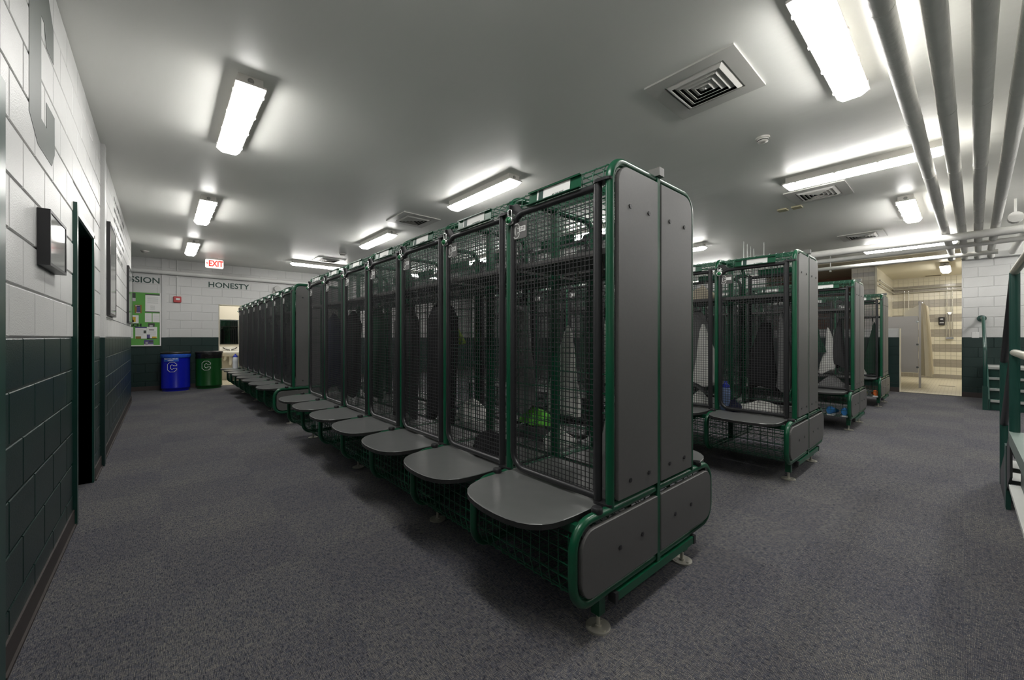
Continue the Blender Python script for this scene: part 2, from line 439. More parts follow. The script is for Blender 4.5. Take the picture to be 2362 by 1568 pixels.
# ------------------------------------------------------------------ washroom behind the back wall
struct('floor_washroom', G().box(0.2, 3.6, YB+0.10, 14.3, -0.10, 0.004), M_FLOORTILE)
struct('wall_washroom_back', G().box(0.2, 3.6, 14.1, 14.3, 0, 2.7), M_CREAMWALL)
struct('wall_washroom_left', G().box(0.2, 0.4, YB+0.2, 14.1, 0, 2.7), M_CREAMWALL)
struct('wall_washroom_right', G().box(3.4, 3.6, YB+0.2, 14.1, 0, 2.7), M_CREAMWALL)
struct('ceiling_washroom', G().box(0.2, 3.6, YB+0.2, 14.3, 2.7, 2.8), M_CREAMPAINT)
struct('trim_4', G().box(B0-0.001, B0+0.02, YB-0.004, YB+0.2, 0, BH).box(B0, B1, YB-0.004, YB+0.2, BH-0.02, BH+0.001), M_CREAMPAINT)

# ------------------------------------------------------------------ shower room beyond the right wall
XS, YS = 17.40, 1.50
struct('floor_shower', G().box(XR, XS+0.1, -1.4, 4.2, -0.10, 0.006), M_FLOORTILE)
struct('ceiling_shower', G().box(XR+0.02, XS+0.2, -1.5, 4.3, ZC-0.005, ZC+0.15), M_CREAMPAINT)
w_sh = struct('wall_shower_back', G().box(XS+0.006, XS+0.2, -1.5, YS+0.1, 0, ZC), M_GROUT)
struct('wall_shower_right', G().box(XR+0.2, XS, -1.5, -1.4, 0, ZC), M_CREAMWALL)
struct('wall_shower_left', G().box(13.82, XS+0.1, YS, YS+0.1, 0, ZC), M_CREAM)
w_pil = struct('wall_shower_pier', G().box(13.82, 14.0, YS+0.0, 1.98, 0, ZC), M_GROUT)
struct('wall_toilet_back', G().box(15.6, 15.7, YS+0.1, 4.2, 0, ZC), M_BROWN)
struct('wall_toilet_side', G().box(XR+0.2, XS, 4.2, 4.3, 0, ZC), M_CREAMWALL)
struct('trim_5', G().box(XR-0.02, XR+0.2, S1-0.012, S1, 0, 7*CH).box(XR, XR+0.04, S0, S1, -0.02, 0.012), M_CREAMPAINT)
TP = 0.1115
def tile_mesh(m):
    g = G(); w = TP/2-0.0009; c = 0.0018
    vs = [(0.0, a*w, b*w) for a,b in ((-1,-1),(1,-1),(1,1),(-1,1))] + [(-0.007, a*(w-c), b*(w-c)) for a,b in ((-1,-1),(1,-1),(1,1),(-1,1))]
    g.add(vs, [(4,5,6,7)] + [(i, (i+1) % 4, 4+(i+1) % 4, 4+i) for i in range(4)])
    return g.mesh('tile', m)
TM = {0: tile_mesh(M_CREAM), 1: tile_mesh(M_TAN)}
def band(r):      # two-row bands counted from the floor
    return 1 if (r == 0 or (r-3) % 4 in (0, 1)) else 0
rest = [G(), G()]
for r in range(27):
    for c in range(-4, 14):
        y = 0.03 + (c+0.5)*TP; z = 0.01 + (r+0.5)*TP
        k = band(r)
        if 0 <= c <= 12 and not (c > 6 and z < 1.7) and not (c in (5, 6) and 0.1 < z < 2.0):
            O('tile', TM[k], w_sh, (XS+0.006, y, z))
        else:
            w = TP/2-0.0015
            rest[k].add([(XS-0.001, y-w, z-w), (XS-0.001, y+w, z-w), (XS-0.001, y+w, z+w), (XS-0.001, y-w, z+w)], [(3,2,1,0)])
for k, q in enumerate(rest):
    tag(part('tile_field', q, (M_CREAM, M_TAN)[k], w_sh), kind='stuff')
M_PTILE = mat('pale_grey_tile', (0.60, 0.57, 0.50), 0.2, var=0.03); M_PTILE2 = mat('mid_grey_tile', (0.42, 0.40, 0.38), 0.2, var=0.03)
TM2 = {0: tile_mesh(M_PTILE), 1: tile_mesh(M_PTILE2)}
for r in range(12, 27):
    for c in range(4):
        O('tile', TM2[1 if r in (20, 21, 15, 16, 25) else 0], w_pil, (13.82, YS+0.02+(c+0.5)*TP, 0.02+(r+0.5)*TP))
struct('trim_6', G().box(13.80, 13.83, YS-0.02, YS+0.018, 0, ZC), M_CREAM)

# ------------------------------------------------------------------ lockers
P = 0.64                       # locker pitch
XU, XD, XLo = -0.366, -0.372, -0.606   # upright tube, door plane, lower frame tube (front is -x)
ZS = 0.510                     # seat top
def wires(g, p0, p1, step, n, r):
    for k in range(n):
        d = Vector(step)*k
        g.wire(Vector(p0)+d, Vector(p1)+d, r)

def frame_half(sgn=1):
    g = G(); r = 0.019
    up = [(sgn*XU, 0, 0.50), (sgn*XU, 0, 1.885)] + [(sgn*(XU+0.09-0.09*math.cos(a)), 0, 1.885+0.09*math.sin(a)) for a in [PI/2*k/7 for k in range(1, 8)]] + [(0, 0, 1.975)]
    g.tube(up, r, 10)
    q = 0.10
    lo = [(0, 0, 0.497)] + [(sgn*(XLo+q-q*math.sin(a)), 0, 0.497-q+q*math.cos(a)) for a in [PI/2*k/7 for k in range(8)]] + \
         [(sgn*(XLo+q-q*math.cos(a)), 0, 0.172+q-q*math.sin(a)) for a in [PI/2*k/7 for k in range(8)]] + [(0, 0, 0.172)]
    g.tube(lo, r, 10)
    return g
ME = {}
g = frame_half(); g.v = [(x, y+P, z) for x, y, z in g.v]; ME['side_frame'] = g.mesh('side_frame', M_GREEN)
# divider wire panel at y=P
g = G(); y = P
for z in [0.53+0.104*k for k in range(14)]: g.wire((XU+0.01, y, z), (-0.012, y, z), 0.0021)
for x in (-0.30, -0.23, -0.16, -0.09, -0.02): g.wire((x, y+0.003, 0.50), (x, y+0.003, 1.965), 0.0021)
for z in [0.22+0.07*k for k in range(4)]: g.wire((XLo+0.01, y, z), (-0.012, y, z), 0.0021)
for x in [-0.54+0.085*k for k in range(7)]: g.wire((x, y+0.003, 0.18), (x, y+0.003, 0.50), 0.0021)
ME['side_grid'] = g.mesh('side_grid', M_GREENWIRE)
# top basket grid, front wires bend down behind the name holder
g = G()
for x, z in ((XU+0.012, 1.955), (XU+0.002, 1.905), (-0.27, 1.975), (-0.18, 1.975), (-0.09, 1.975), (-0.02, 1.975)):
    g.wire((x, 0.015, z), (x, P-0.015, z), 0.0032)
for k in range(11):
    yy = 0.035 + k*0.057
    g.tube([(XU+0.004, yy, 1.895), (XU+0.006, yy, 1.935), (XU+0.03, yy, 1.968), (XU+0.07, yy, 1.979), (-0.005, yy, 1.979)], 0.0026, 5, caps=False)
ME['top_grid'] = g.mesh('top_grid', M_GREENWIRE)
g = G()
for z in [0.19+0.104*k for k in range(18)]: g.wire((-0.012, 0.01, z), (-0.012, P-0.01, z), 0.0021)
for k in range(6): g.wire((-0.009, 0.05+k*0.107, 0.18), (-0.009, 0.05+k*0.107, 1.97), 0.0021)
ME['back_grid'] = g.mesh('back_grid', M_GREENWIRE)
g = G().box(-0.014, -0.001, P-0.022, P+0.022, 0.15, 1.985); ME['back_post'] = g.mesh('back_post', M_GREEN)
g = G().box(-0.012, -0.0005, 0, P, 1.985, 2.022); ME['top_beam'] = g.mesh('top_beam', M_GREEN)
# shelf with hooks
g = G().box(-0.335, -0.02, 0.03, P-0.03, 1.585, 1.605).box(-0.341, -0.329, 0.03, P-0.03, 1.582, 1.608); ME['shelf'] = g.mesh('shelf', M_PANEL)
ME['coat_hook'] = [G().tube([(-0.18, yy, 1.585), (-0.18, yy, 1.53), (-0.20, yy, 1.515), (-0.215, yy, 1.53)], 0.004, 6).mesh('coat_hook', M_STEEL) for yy in (0.17, 0.32, 0.47)]
# seat: D-shaped front, runs back under the door as the locker floor
def seat_outline(ins=0.0):
    pts = [(-0.02, 0.628), (-0.500, 0.628), (-0.560, 0.624), (-0.615, 0.612), (-0.662, 0.592), (-0.700, 0.562), (-0.728, 0.522), (-0.748, 0.475), (-0.762, 0.415), (-0.770, 0.345),
           (-0.771, 0.275), (-0.765, 0.205), (-0.751, 0.150), (-0.728, 0.108), (-0.696, 0.076), (-0.655, 0.056), (-0.605, 0.046), (-0.540, 0.042), (-0.02, 0.042)]
    c = Vector((-0.40, 0.335)); out = []
    for p in pts:
        d = Vector(p)-c; out.append(tuple(c+d*(1-ins/d.length)))
    return out
o1, o2 = seat_outline(0.0), seat_outline(0.003)
n = len(o1); g = G()
g.add([(x,y,ZS-0.024) for x,y in o1]+[(x,y,ZS-0.003) for x,y in o1], [tuple(range(n))]+[(i,(i+1)%n,n+(i+1)%n,n+i) for i in range(n)])
ME['seat_edge'] = g.mesh('seat_edge', M_EDGE)
g = G(); g.add([(x,y,ZS-0.003) for x,y in o1]+[(x,y,ZS) for x,y in o2], [tuple(range(n,2*n))]+[(i,(i+1)%n,n+(i+1)%n,n+i) for i in range(n)])
ME['seat'] = g.mesh('seat', M_SEAT)
ME['seat_rail'] = [G().box(a, a+0.03, 0.02, P-0.022, 0.448, 0.482).mesh('seat_rail', M_GREEN) for a in (-0.565, -0.20)]
g = G().lathe([(0.020, 0.0), (0.024, 0.004), (0.024, 0.020), (0.020, 0.026)], 14, (-0.455, P, 0.506)); ME['bumper'] = g.mesh('bumper', M_BLKPLASTIC)
# door frame
YH, YD, ZB, ZT, RD = 0.056, 0.604, 0.536, 1.868, 0.085
g = G()
g.tube([(XD, YH, ZB-0.012), (XD, YH, ZT+0.012)], 0.0185, 12)
loop = [(XD, YH, ZT)] + [(XD, YD-RD+RD*math.sin(a), ZT-RD+RD*math.cos(a)) for a in [PI/2*k/8 for k in range(9)]] + \
       [(XD, YD-RD+RD*math.cos(a), ZB+RD-RD*math.sin(a)) for a in [PI/2*k/8 for k in range(9)]] + [(XD, YH, ZB)]
g.tube(loop, 0.0165, 12)
ME['door'] = g.mesh('door', M_BLACK)
g = G(); pitch = 0.0228; rw = 0.0021
def lim(d):       # reach along one axis, given distance d from the rounded side
    return 0.0 if d >= RD else RD-math.sqrt(max(RD*RD-(RD-d)**2, 0))
yy = YH+0.022
while yy < YD-0.01:
    e = lim(YD-yy); g.wire((XD-0.0016, yy, ZB+e), (XD-0.0016, yy, ZT-e), rw); yy += pitch
zz = ZB+0.022
while zz < ZT-0.01:
    e = lim(min(zz-ZB, ZT-zz)); g.wire((XD+0.0016, YH, zz), (XD+0.0016, YD-e, zz), rw); zz += pitch
ME['door_mesh'] = g.mesh('door_mesh', M_BLKWIRE)
ME['hinge_bracket'] = []
for zc, up in ((ZT+0.018, 1), (ZB-0.020, -1)):
    g = G().prism(rrect((XD+XU)/2, 0.030, 0.052, 0.095, 0.024), 'z', zc-0.006, zc+0.006)
    g.lathe([(0.010, 0), (0.010, 0.016), (0.006, 0.022)], 8, (XD, YH, zc-0.004 if up > 0 else zc-0.020))
    g.lathe([(0.012, 0), (0.012, 0.014), (0.007, 0.02)], 8, (XU, 0.026, zc-0.004 if up > 0 else zc-0.018))
    ME['hinge_bracket'].append(g.mesh('hinge_bracket', M_BLKPLASTIC))
g = G().prism([(YD-0.085, ZT+0.006), (YD-0.045, ZT+0.05), (YD+0.012, ZT+0.055), (YD+0.012, ZT+0.02), (YD-0.03, ZT-0.005)], 'x', XD-0.012, XD-0.004)
g.box(XD-0.024, XD-0.006, YD+0.004, YD+0.012, ZT+0.01, ZT+0.055)
ME['latch'] = g.mesh('latch', M_BLKPLASTIC)
# number plate on the door's upper corner, with the outlined letter and number box
g = G().slab(0.548, 1.778, 0.108, 0.088, 0.008, 'x', XD-0.003, XD-0.008, 0.001); ME['number_plate'] = g.mesh('number_plate', M_PANEL)
def letter_c(h, w, st, ch, axis, a, b, cu=0, cv=0, flip=1):
    """block letter C with cut corners, as one polygon"""
    o = [(w/2, h*0.14), (w/2, h/2-ch), (w/2-ch, h/2), (-w/2+ch, h/2), (-w/2, h/2-ch), (-w/2, -h/2+ch), (-w/2+ch, -h/2),
         (w/2-ch, -h/2), (w/2, -h/2+ch), (w/2, -h*0.14), (w/2-st, -h*0.14), (w/2-st, -h/2+st+ch*0.4), (w/2-st-ch*0.5, -h/2+st),
         (-w/2+st+ch*0.5, -h/2+st), (-w/2+st, -h/2+st+ch*0.5), (-w/2+st, h/2-st-ch*0.5), (-w/2+st+ch*0.5, h/2-st), (w/2-st-ch*0.5, h/2-st),
         (w/2-st, h/2-st-ch*0.4), (w/2-st, h*0.14)]
    return [(cu+flip*u, cv+v) for u, v in o]
def outline_ring(poly, width, axis, a, b):
    """closed outline drawn with thin strips"""
    g = G(); n = len(poly)
    for i in range(n):
        p, q = Vector(poly[i]), Vector(poly[(i+1) % n]); d = (q-p)
        if d.length < 1e-6: continue
        d.normalize(); nn = Vector((-d.y, d.x))*width/2; e = d*width/2
        g.prism([tuple(p-e-nn), tuple(q+e-nn), tuple(q+e+nn), tuple(p-e+nn)], axis, a, b)
    return g
g = outline_ring(letter_c(0.074, 0.046, 0.015, 0.012, 'x', 0, 0, 0.572, 1.778, -1), 0.0045, 'x', XD-0.0082, XD-0.0092)
g.slab(0.526, 1.783, 0.048, 0.028, 0.003, 'x', XD-0.0082, XD-0.0094, 0.0004)
ME['plate_emblem'] = g.mesh('plate_emblem', M_PAPER)
# name holder on the top front, tipped a little, with paper card
TIP = Matrix.Translation((XU-0.022, 0.30, 1.905)) @ Matrix.Rotation(math.radians(6), 4, 'Y')
def tip(g): return g.xf(TIP)
ME['name_holder'] = tip(G().box(-0.001, 0.003, -0.165, 0.165, -0.020, 0.040).box(-0.012, 0.003, -0.165, 0.165, 0.037, 0.041).box(-0.012, 0.003, -0.165, 0.165, -0.023, -0.019)
                        .box(-0.012, -0.010, -0.165, 0.165, 0.033, 0.041).box(-0.012, -0.010, -0.165, 0.165, -0.023, -0.017)).mesh('name_holder', M_GREEN)
ME['name_card'] = tip(G().box(-0.0035, -0.002, -0.103, 0.108, -0.019, 0.037)).mesh('name_card', M_PAPER)
me = text('BE THE BEST', 0.013, 0.0006, 1.0, 'CENTER', TIP @ Matrix.Translation((-0.0042, -0.03, -0.011)) @ R_XN)
me.materials.append(M_BLKINK); ME['card_lettering'] = me
g = tip(G().box(-0.0042, -0.0035, 0.066, 0.097, -0.016, 0.033)); ME['card_emblem'] = g.mesh('card_emblem', M_INK)
# lower wire basket
g = G()
for k in range(12):
    yy = 0.032 + k*0.0522
    g.tube([(XLo+0.012, yy, 0.455), (XLo+0.010, yy, 0.27), (XLo+0.03, yy, 0.205), (XLo+0.08, yy, 0.180), (-0.02, yy, 0.176)], 0.0024, 5, caps=False)
for z in (0.44, 0.385, 0.33, 0.275): g.wire((XLo+0.015, 0.02, z), (XLo+0.015, P-0.02, z), 0.0026)
g.wire((XLo+0.034, 0.02, 0.21), (XLo+0.034, P-0.02, 0.21), 0.0026)
for k in range(9): g.wire((-0.52+k*0.06, 0.02, 0.179), (-0.52+k*0.06, P-0.02, 0.179), 0.0024)
ME['basket'] = g.mesh('basket', M_GREENWIRE)
# support leg with adjustable round foot
ME['leg'] = G().box(-0.021, 0.021, -0.021, 0.021, 0.062, 0.158).mesh('leg', M_GREEN)
ME['foot_plate'] = G().disc((0, 0), 0.052, 'z', (0.0, 0.007), 24).disc((0, 0), 0.014, 'z', (0.006, 0.014), 12).tube([(0, 0, 0.01), (0, 0, 0.066)], 0.009, 10).disc((0.034, 0.012), 0.007, 'z', (0.006, 0.011), 8).disc((-0.03, 0.02), 0.007, 'z', (0.006, 0.011), 8).disc((-0.008, -0.036), 0.007, 'z', (0.006, 0.011), 8).mesh('foot_plate', M_STEEL)
g = G()
for a in (0.5, 2.6, 4.7): g.lathe([(0.006, 0.0), (0.006, 0.004)], 8, (0.036*math.cos(a), 0.036*math.sin(a), 0.010))
ME['foot_screw'] = g.mesh('foot_screw', M_BLKPLASTIC)

ORD = ['first', 'second', 'third', 'fourth', 'fifth', 'sixth', 'seventh', 'eighth', 'ninth']
LEGS = {0: 0.0, 2: 0.07, 4: 0.22, 6: 0.42}
def add_leg(parent, x, y):
    lg = O('leg', ME['leg'], parent, (x, y, 0)); f = O('foot_plate', ME['foot_plate'], lg)
    return lg
def locker(x0, y0, i, side, where, group, number=None, detail=True, unit=''):
    """side 'L' faces -X, 'R' faces +X"""
    if side == 'L': loc, rz = (x0, y0+i*P, 0), 0.0
    else: loc, rz = (x0, y0+(i+1)*P, 0), PI
    lab = 'mesh locker, %s %s' % (ORD[i], where)
    if number: lab = 'mesh locker %d, %s %s' % (number, ORD[i], where)
    t = thing('mesh_locker', lab, 'locker', loc, rz, group)
    hd = {}
    for k in ('side_frame', 'seat', 'seat_rail', 'bumper', 'shelf', 'latch', 'hinge_bracket', 'back_post', 'top_beam'):
        hd[k] = OO(k, ME[k], t)
    for k in ('side_grid', 'top_grid', 'back_grid', 'basket'): tag(O(k, ME[k], t), kind='stuff')
    O('seat_edge', ME['seat_edge'], hd['seat']); OO('coat_hook', ME['coat_hook'], hd['shelf'])
    d = O('door', ME['door'], t); tag(O('door_mesh', ME['door_mesh'], d), kind='stuff')
    h = O('name_holder', ME['name_holder'], t)
    if detail:
        O('name_card', ME['name_card'], h); O('card_lettering', ME['card_lettering'], h); O('card_emblem', ME['card_emblem'], h)
        p = O('number_plate', ME['number_plate'], t); O('plate_emblem', ME['plate_emblem'], p)
        if number: text_obj('plate_number', str(number), 0.024, M_BLKINK, p, (XD-0.0096, 0.526, 1.783), R_XN, 0.0006)
    if i in LEGS and i > 0: add_leg(t, -0.39 if side == 'L' else -0.345, LEGS[i] if side == 'L' else P-LEGS[i])
    return t

# end frame with laminate panels: local origin at row centre on the floor, panels face -y
def panel(g, x0, x1, z0, z1, radii): g.slab((x0+x1)/2, (z0+z1)/2, x1-x0, z1-z0, 0.01, 'y', -0.006, -0.026, 0.003, radii)
E_ME = {}
g = frame_half(1); h = frame_half(-1); off = len(g.v); g.v += h.v; g.f += [tuple(i+off for i in f) for f in h.f]; g.sm += h.sm
g.box(-0.013, 0.013, -0.022, 0.006, 0.13, 2.0)
E_ME['tube_frame'] = g.mesh('tube_frame', M_GREEN)
U0, U1 = 0.340, 0.016
for nm, a, b, z0, z1, rr in (('upper_a', -U0, -U1, 0.530, 1.955, (0.006, 0.006, 0.006, 0.075)), ('upper_b', U1, U0, 0.530, 1.955, (0.006, 0.006, 0.075, 0.006)),
                             ('lower_a', -0.582, -U1, 0.198, 0.470, (0.075, 0.006, 0.006, 0.075)), ('lower_b', U1, 0.582, 0.198, 0.470, (0.006, 0.075, 0.075, 0.006))):
    g = G(); panel(g, a, b, z0, z1, rr); E_ME[nm] = g.mesh('end_panel', M_PANEL)
g = G().disc((0, 0), 0.010, 'y', (-0.030, -0.024), 6); E_ME['bolt'] = g.mesh('bolt', M_BLKPLASTIC)
g = G().box(-0.345, 0.360, -0.026, 0.004, 0.116, 0.152); E_ME['base_rail'] = g.mesh('base_rail', M_GREEN)
E_ME['rail_cap'] = [G().box(a, a+0.022, -0.029, 0.007, 0.112, 0.156).mesh('rail_cap', M_BLKPLASTIC) for a in (-0.367, 0.360)]
g = G().box(-0.022, 0.022, -0.038, 0.02, 1.985, 2.024); E_ME['beam_cap'] = g.mesh('beam_cap', mat('grey_cap', (0.16, 0.16, 0.15), 0.4))
E_ME['seat_rail_cap'] = [G().box(sx*0.55-0.017, sx*0.55+0.017, -0.014, 0.02, 0.446, 0.484).mesh('seat_rail_cap', M_BLKPLASTIC) for sx in (-1, 1)]
E_ME['bumper'] = [G().lathe([(0.020, 0.0), (0.024, 0.004), (0.024, 0.020), (0.020, 0.026)], 14, (sx*0.455, 0, 0.506)).mesh('bumper', M_BLKPLASTIC) for sx in (-1, 1)]
def end_frame(x0, y0, label):
    t = thing('locker_end_frame', label, 'locker end', (x0, y0, 0), 0, 'panelled ends of the locker rows')
    for k in ('tube_frame', 'beam_cap', 'seat_rail_cap', 'bumper'): OO(k, E_ME[k], t)
    OO('rail_cap', E_ME['rail_cap'], O('base_rail', E_ME['base_rail'], t))
    for k in ('upper_a', 'upper_b', 'lower_a', 'lower_b'):
        p = O('end_panel', E_ME[k], t); s = -1 if k.endswith('a') else 1
        if k.startswith('upper'): bs = [(s*0.252, 1.79), (s*0.098, 1.79), (s*0.252, 0.60), (s*0.098, 0.60)]
        else: bs = [(s*0.33, 0.335), (s*0.155, 0.335)]
        for bx, bz in bs: O('bolt', E_ME['bolt'], p, (bx, 0, bz))
    for x in (-0.40, 0.355):
        lg = add_leg(t, x, 0.035)
    return t

ROWS = [1.783, 4.460, 7.205, 9.905]
YN = [0.985, 0.965, 0.970, 0.965]
WHERE = {(0, 'L', 0): 'from the end panels in the row facing the framed pictures',
         (0, 'L', 1): 'past the gap in the row facing the framed pictures',
         (0, 'R', 0): 'from the end panels, back-to-back with the picture-wall row',
         (0, 'R', 1): 'past the gap, back-to-back with the picture-wall row'}
NAMEROW = ['', 'second', 'third', 'fourth']
GAP = 5.32
ENDL = ['tall grey laminate end panels on green tube frame, row along the picture-wall aisle',
        'grey end panels of the second locker row counted from the picture wall',
        'grey end panels of the third locker row counted from the picture wall',
        'grey end panels of the fourth locker row, beside the shower opening']
for r, x0 in enumerate(ROWS):
    end_frame(x0, YN[r], ENDL[r])
    for side in ('L', 'R'):
        for i in range(7):
            if r: wh = 'from the end panels, %s row, %s side' % (NAMEROW[r], 'picture-wall' if side == 'L' else 'shower')
            else: wh = WHERE[(0, side, 0)]
            num = 229-i if (r == 0 and side == 'L') else None
            locker(x0, YN[r], i, side, wh, 'mesh lockers in the %s row' % (NAMEROW[r] or 'first'), num, detail=(side == 'L' or r == 0))
        if r == 0:
            for i in range(8):
                num = 222-i if side == 'L' else None
                locker(x0, YN[0]+GAP, i, side, WHERE[(0, side, 1)], 'mesh lockers in the first row', num, detail=(side == 'L'))
end_frame(ROWS[0], YN[0]+GAP, 'grey end panels facing the gap in the row along the picture-wall aisle')

# padlocks hanging on the latches of the first row and the second row's end locker
pm = {}
pm['body'] = G().lathe([(0.020, -0.012), (0.026, -0.010), (0.026, 0.010), (0.021, 0.012)], 18).xf(Matrix.Rotation(PI/2, 4, 'Y')).mesh('lock_body', M_CHROME)
pm['dial'] = G().lathe([(0.018, 0.0), (0.017, 0.004), (0.008, 0.005), (0.007, 0.013)], 16).xf(Matrix.Translation((-0.012, 0, 0)) @ Matrix.Rotation(-PI/2, 4, 'Y')).mesh('lock_dial', mat('dial_green', (0.01, 0.16, 0.05), 0.3))
pm['shackle'] = G().tube([(0, -0.014, 0.018), (0, -0.014, 0.045)] + [(0, -0.014*math.cos(a), 0.045+0.014*math.sin(a)) for a in [PI*k/8 for k in range(1, 8)]] + [(0, 0.014, 0.045), (0, 0.014, 0.018)], 0.004, 8).mesh('lock_shackle', M_CHROME)
def padlock(x0, yl, label):
    t = thing('padlock', label, 'padlock', (x0+XD-0.026, yl+YD-0.002, ZT-0.032), 0, 'combination padlocks on locker latches')
    O('lock_body', pm['body'], t); O('lock_dial', pm['dial'], t); O('lock_shackle', pm['shackle'], t)
for i in range(7): padlock(ROWS[0], YN[0]+i*P, 'green-dial padlock on the %s locker from the end panels, picture-wall row' % ORD[i])
for i in range(8): padlock(ROWS[0], YN[0]+GAP+i*P, 'green-dial padlock on the %s locker past the gap, picture-wall row' % ORD[i])
for i in range(2): padlock(ROWS[1], YN[1]+i*P, 'green-dial padlock on the %s locker from the second row end panels' % ORD[i])

# ------------------------------------------------------------------ ceiling lights (long axis local y)
LL = 1.30
LM = {}
LM['housing'] = G().box(-0.075, 0.075, -LL/2+0.03, LL/2-0.03, -0.062, 0.0).box(-0.092, 0.092, -LL/2, LL/2, -0.074, -0.060).mesh('housing', M_HOUSING)
def lens_mesh(m):
    g = G()
    def ring(w, l, z): return [(x, y, z) for x, y in rrect(0, 0, w, l, 0.018, n=3)]
    r = [ring(0.176, LL-0.012, -0.072), ring(0.172, LL-0.016, -0.080), ring(0.118, LL-0.085, -0.116)]; n = len(r[0])
    g.add([p for q in r for p in q], [tuple(range(2*n, 3*n))] + [(q*n+i, q*n+(i+1) % n, (q+1)*n+(i+1) % n, (q+1)*n+i) for q in (0, 1) for i in range(n)])
    return g.mesh('lens', m)
LM['lens'] = lens_mesh(M_LENS); LM['lens_warm'] = lens_mesh(M_LENSW)
LM['clip'] = [G().box(sx*0.0935-0.003, sx*0.0935+0.003, y-0.010, y+0.010, -0.084, -0.058).mesh('clip', M_HOUSING) for sx in (-1, 1) for y in (-0.52, -0.17, 0.17, 0.52)]
LM['knockout'] = [G().lathe([(0.020, 0.0), (0.019, 0.003), (0.013, 0.003), (0.012, 0.007)], 14).xf(Matrix.Translation((0, sy*(LL/2-0.03), -0.032)) @ Matrix.Rotation(-sy*PI/2, 4, 'X')).mesh('knockout', mat('knockout_grey', (0.3, 0.3, 0.28), 0.5)) for sy in (-1, 1)]
def ceiling_light(x, y, rz, label, z=ZC, lens='lens'):
    t = thing('ceiling_light', label, 'ceiling light', (x, y, z), rz, 'sealed tube lights on the ceiling')
    O('housing', LM['housing'], t); O('lens', LM[lens], t); OO('clip', LM['clip'], t); OO('knockout', LM['knockout'], t)
ceiling_light(0.475, 3.93, 0, 'lit tube light above the picture-wall aisle, level with the green doorway')
ceiling_light(0.465, 7.08, 0, 'lit tube light in the middle of the picture-wall aisle')
ceiling_light(0.465, 10.15, 0, 'lit tube light above the picture-wall aisle, nearest the exit sign')
ceiling_light(0.475, 0.78, 0, 'lit tube light above the aisle mouth near the steel door frame')
ceiling_light(2.98, 3.96, 0, 'lit tube light above the aisle behind the first row, beside the vent')
ceiling_light(2.96, 7.08, 0, 'lit tube light over the middle of the aisle behind the first row')
ceiling_light(2.95, 10.50, PI/2, 'lit tube light set crosswise beside the farthest vent')
ceiling_light(3.12, 0.53, PI/2, 'lit tube light set crosswise next to the wrapped pipes and big vent')
ceiling_light(5.47, 0.74, 0, 'lit tube light crossing above the four wrapped pipes')
ceiling_light(7.83, 0.50, PI/2, 'lit tube light beside the wrapped pipes before the cross pipes')
ceiling_light(10.90, 0.72, 0, 'lit tube light behind the cross pipes before the showers')
ceiling_light(5.45, 4.00, 0, 'lit tube light between second and third locker rows, near their ends')
ceiling_light(5.45, 7.10, 0, 'lit tube light between second and third locker rows, farther in')
ceiling_light(7.93, 3.96, 0, 'lit tube light between third and fourth locker rows')
ceiling_light(7.93, 7.10, 0, 'lit tube light between third and fourth rows, deeper in the room')
ceiling_light(5.45, 10.2, PI/2, 'lit tube light set crosswise at the back wall, second row')
ceiling_light(10.7, 4.50, 0, 'lit tube light beyond the fourth locker row')
ceiling_light(14.95, 0.31, PI/2, 'lit tube light on the cream shower ceiling', ZC-0.02, 'lens_warm')
ceiling_light(16.4, -0.75, PI/2, 'lit tube light over the far shower corner', ZC-0.02, 'lens_warm')
ceiling_light(1.7, 13.2, PI/2, 'lit tube light inside the tiled washroom', 2.70, 'lens_warm')
ceiling_light(4.2, -1.35, PI/2, 'lit tube light above the green landing')
ceiling_light(8.0, -1.35, PI/2, 'lit tube light between the landing and the far stairs')
ceiling_light(11.3, -1.40, PI/2, 'lit tube light above the far stairs')


# ------------------------------------------------------------------ air vents
def vent(x, y, label):
    t = thing('ceiling_vent', label, 'vent', (x, y, ZC), 0, 'square ceiling diffusers')
    a, b = 0.305, 0.205
    g = G()
    for x0, x1, y0, y1 in ((-a, a, b, a), (-a, a, -a, -b), (-a, -b, -b, b), (b, a, -b, b)): g.box(x0, x1, y0, y1, -0.012, 0.0)
    part('vent_frame', g, M_VENT, t)
    part('vent_throat', G().box(-b, b, -b, b, -0.003, -0.0005), M_DARK, t)
    for k in range(5):
        o = 0.200-k*0.040; i = o-0.034
        g = G(); z0, z1 = -0.006, -0.030+k*0.001
        vo = [(-o,-o,z1), (o,-o,z1), (o,o,z1), (-o,o,z1)]; vi = [(-i,-i,z0), (i,-i,z0), (i,i,z0), (-i,i,z0)]
        g.add([(p[0], p[1], -0.004) for p in vi] + [(x_*0.0+x_, y_, z_) for x_, y_, z_ in [(-i,-i,z1), (i,-i,z1), (i,i,z1), (-i,i,z1)]], [])
        # sloped louvre: outer top edge to inner bottom edge
        vs = [(-o,-o,-0.004), (o,-o,-0.004), (o,o,-0.004), (-o,o,-0.004), (-i,-i,-0.026), (i,-i,-0.026), (i,i,-0.026), (-i,i,-0.026),
              (-i,-i,-0.022), (i,-i,-0.022), (i,i,-0.022), (-i,i,-0.022)]
        g = G().add(vs, [(j, (j+1) % 4, 4+(j+1) % 4, 4+j) for j in range(4)] + [(4+j, 4+(j+1) % 4, 8+(j+1) % 4, 8+j) for j in range(4)])
        part('louvre', g, M_VENT, t)
vent(2.97, 1.25, 'white square louvred vent beside the crosswise light')
vent(2.95, 5.67, 'white square louvred vent between two lights behind the first row')
vent(2.97, 9.93, 'white square louvred vent next to the farthest crosswise light')
vent(6.25, 1.22, 'white square louvred vent under the light crossing the pipes')
vent(9.47, 1.21, 'white square louvred vent beside the cross pipes')

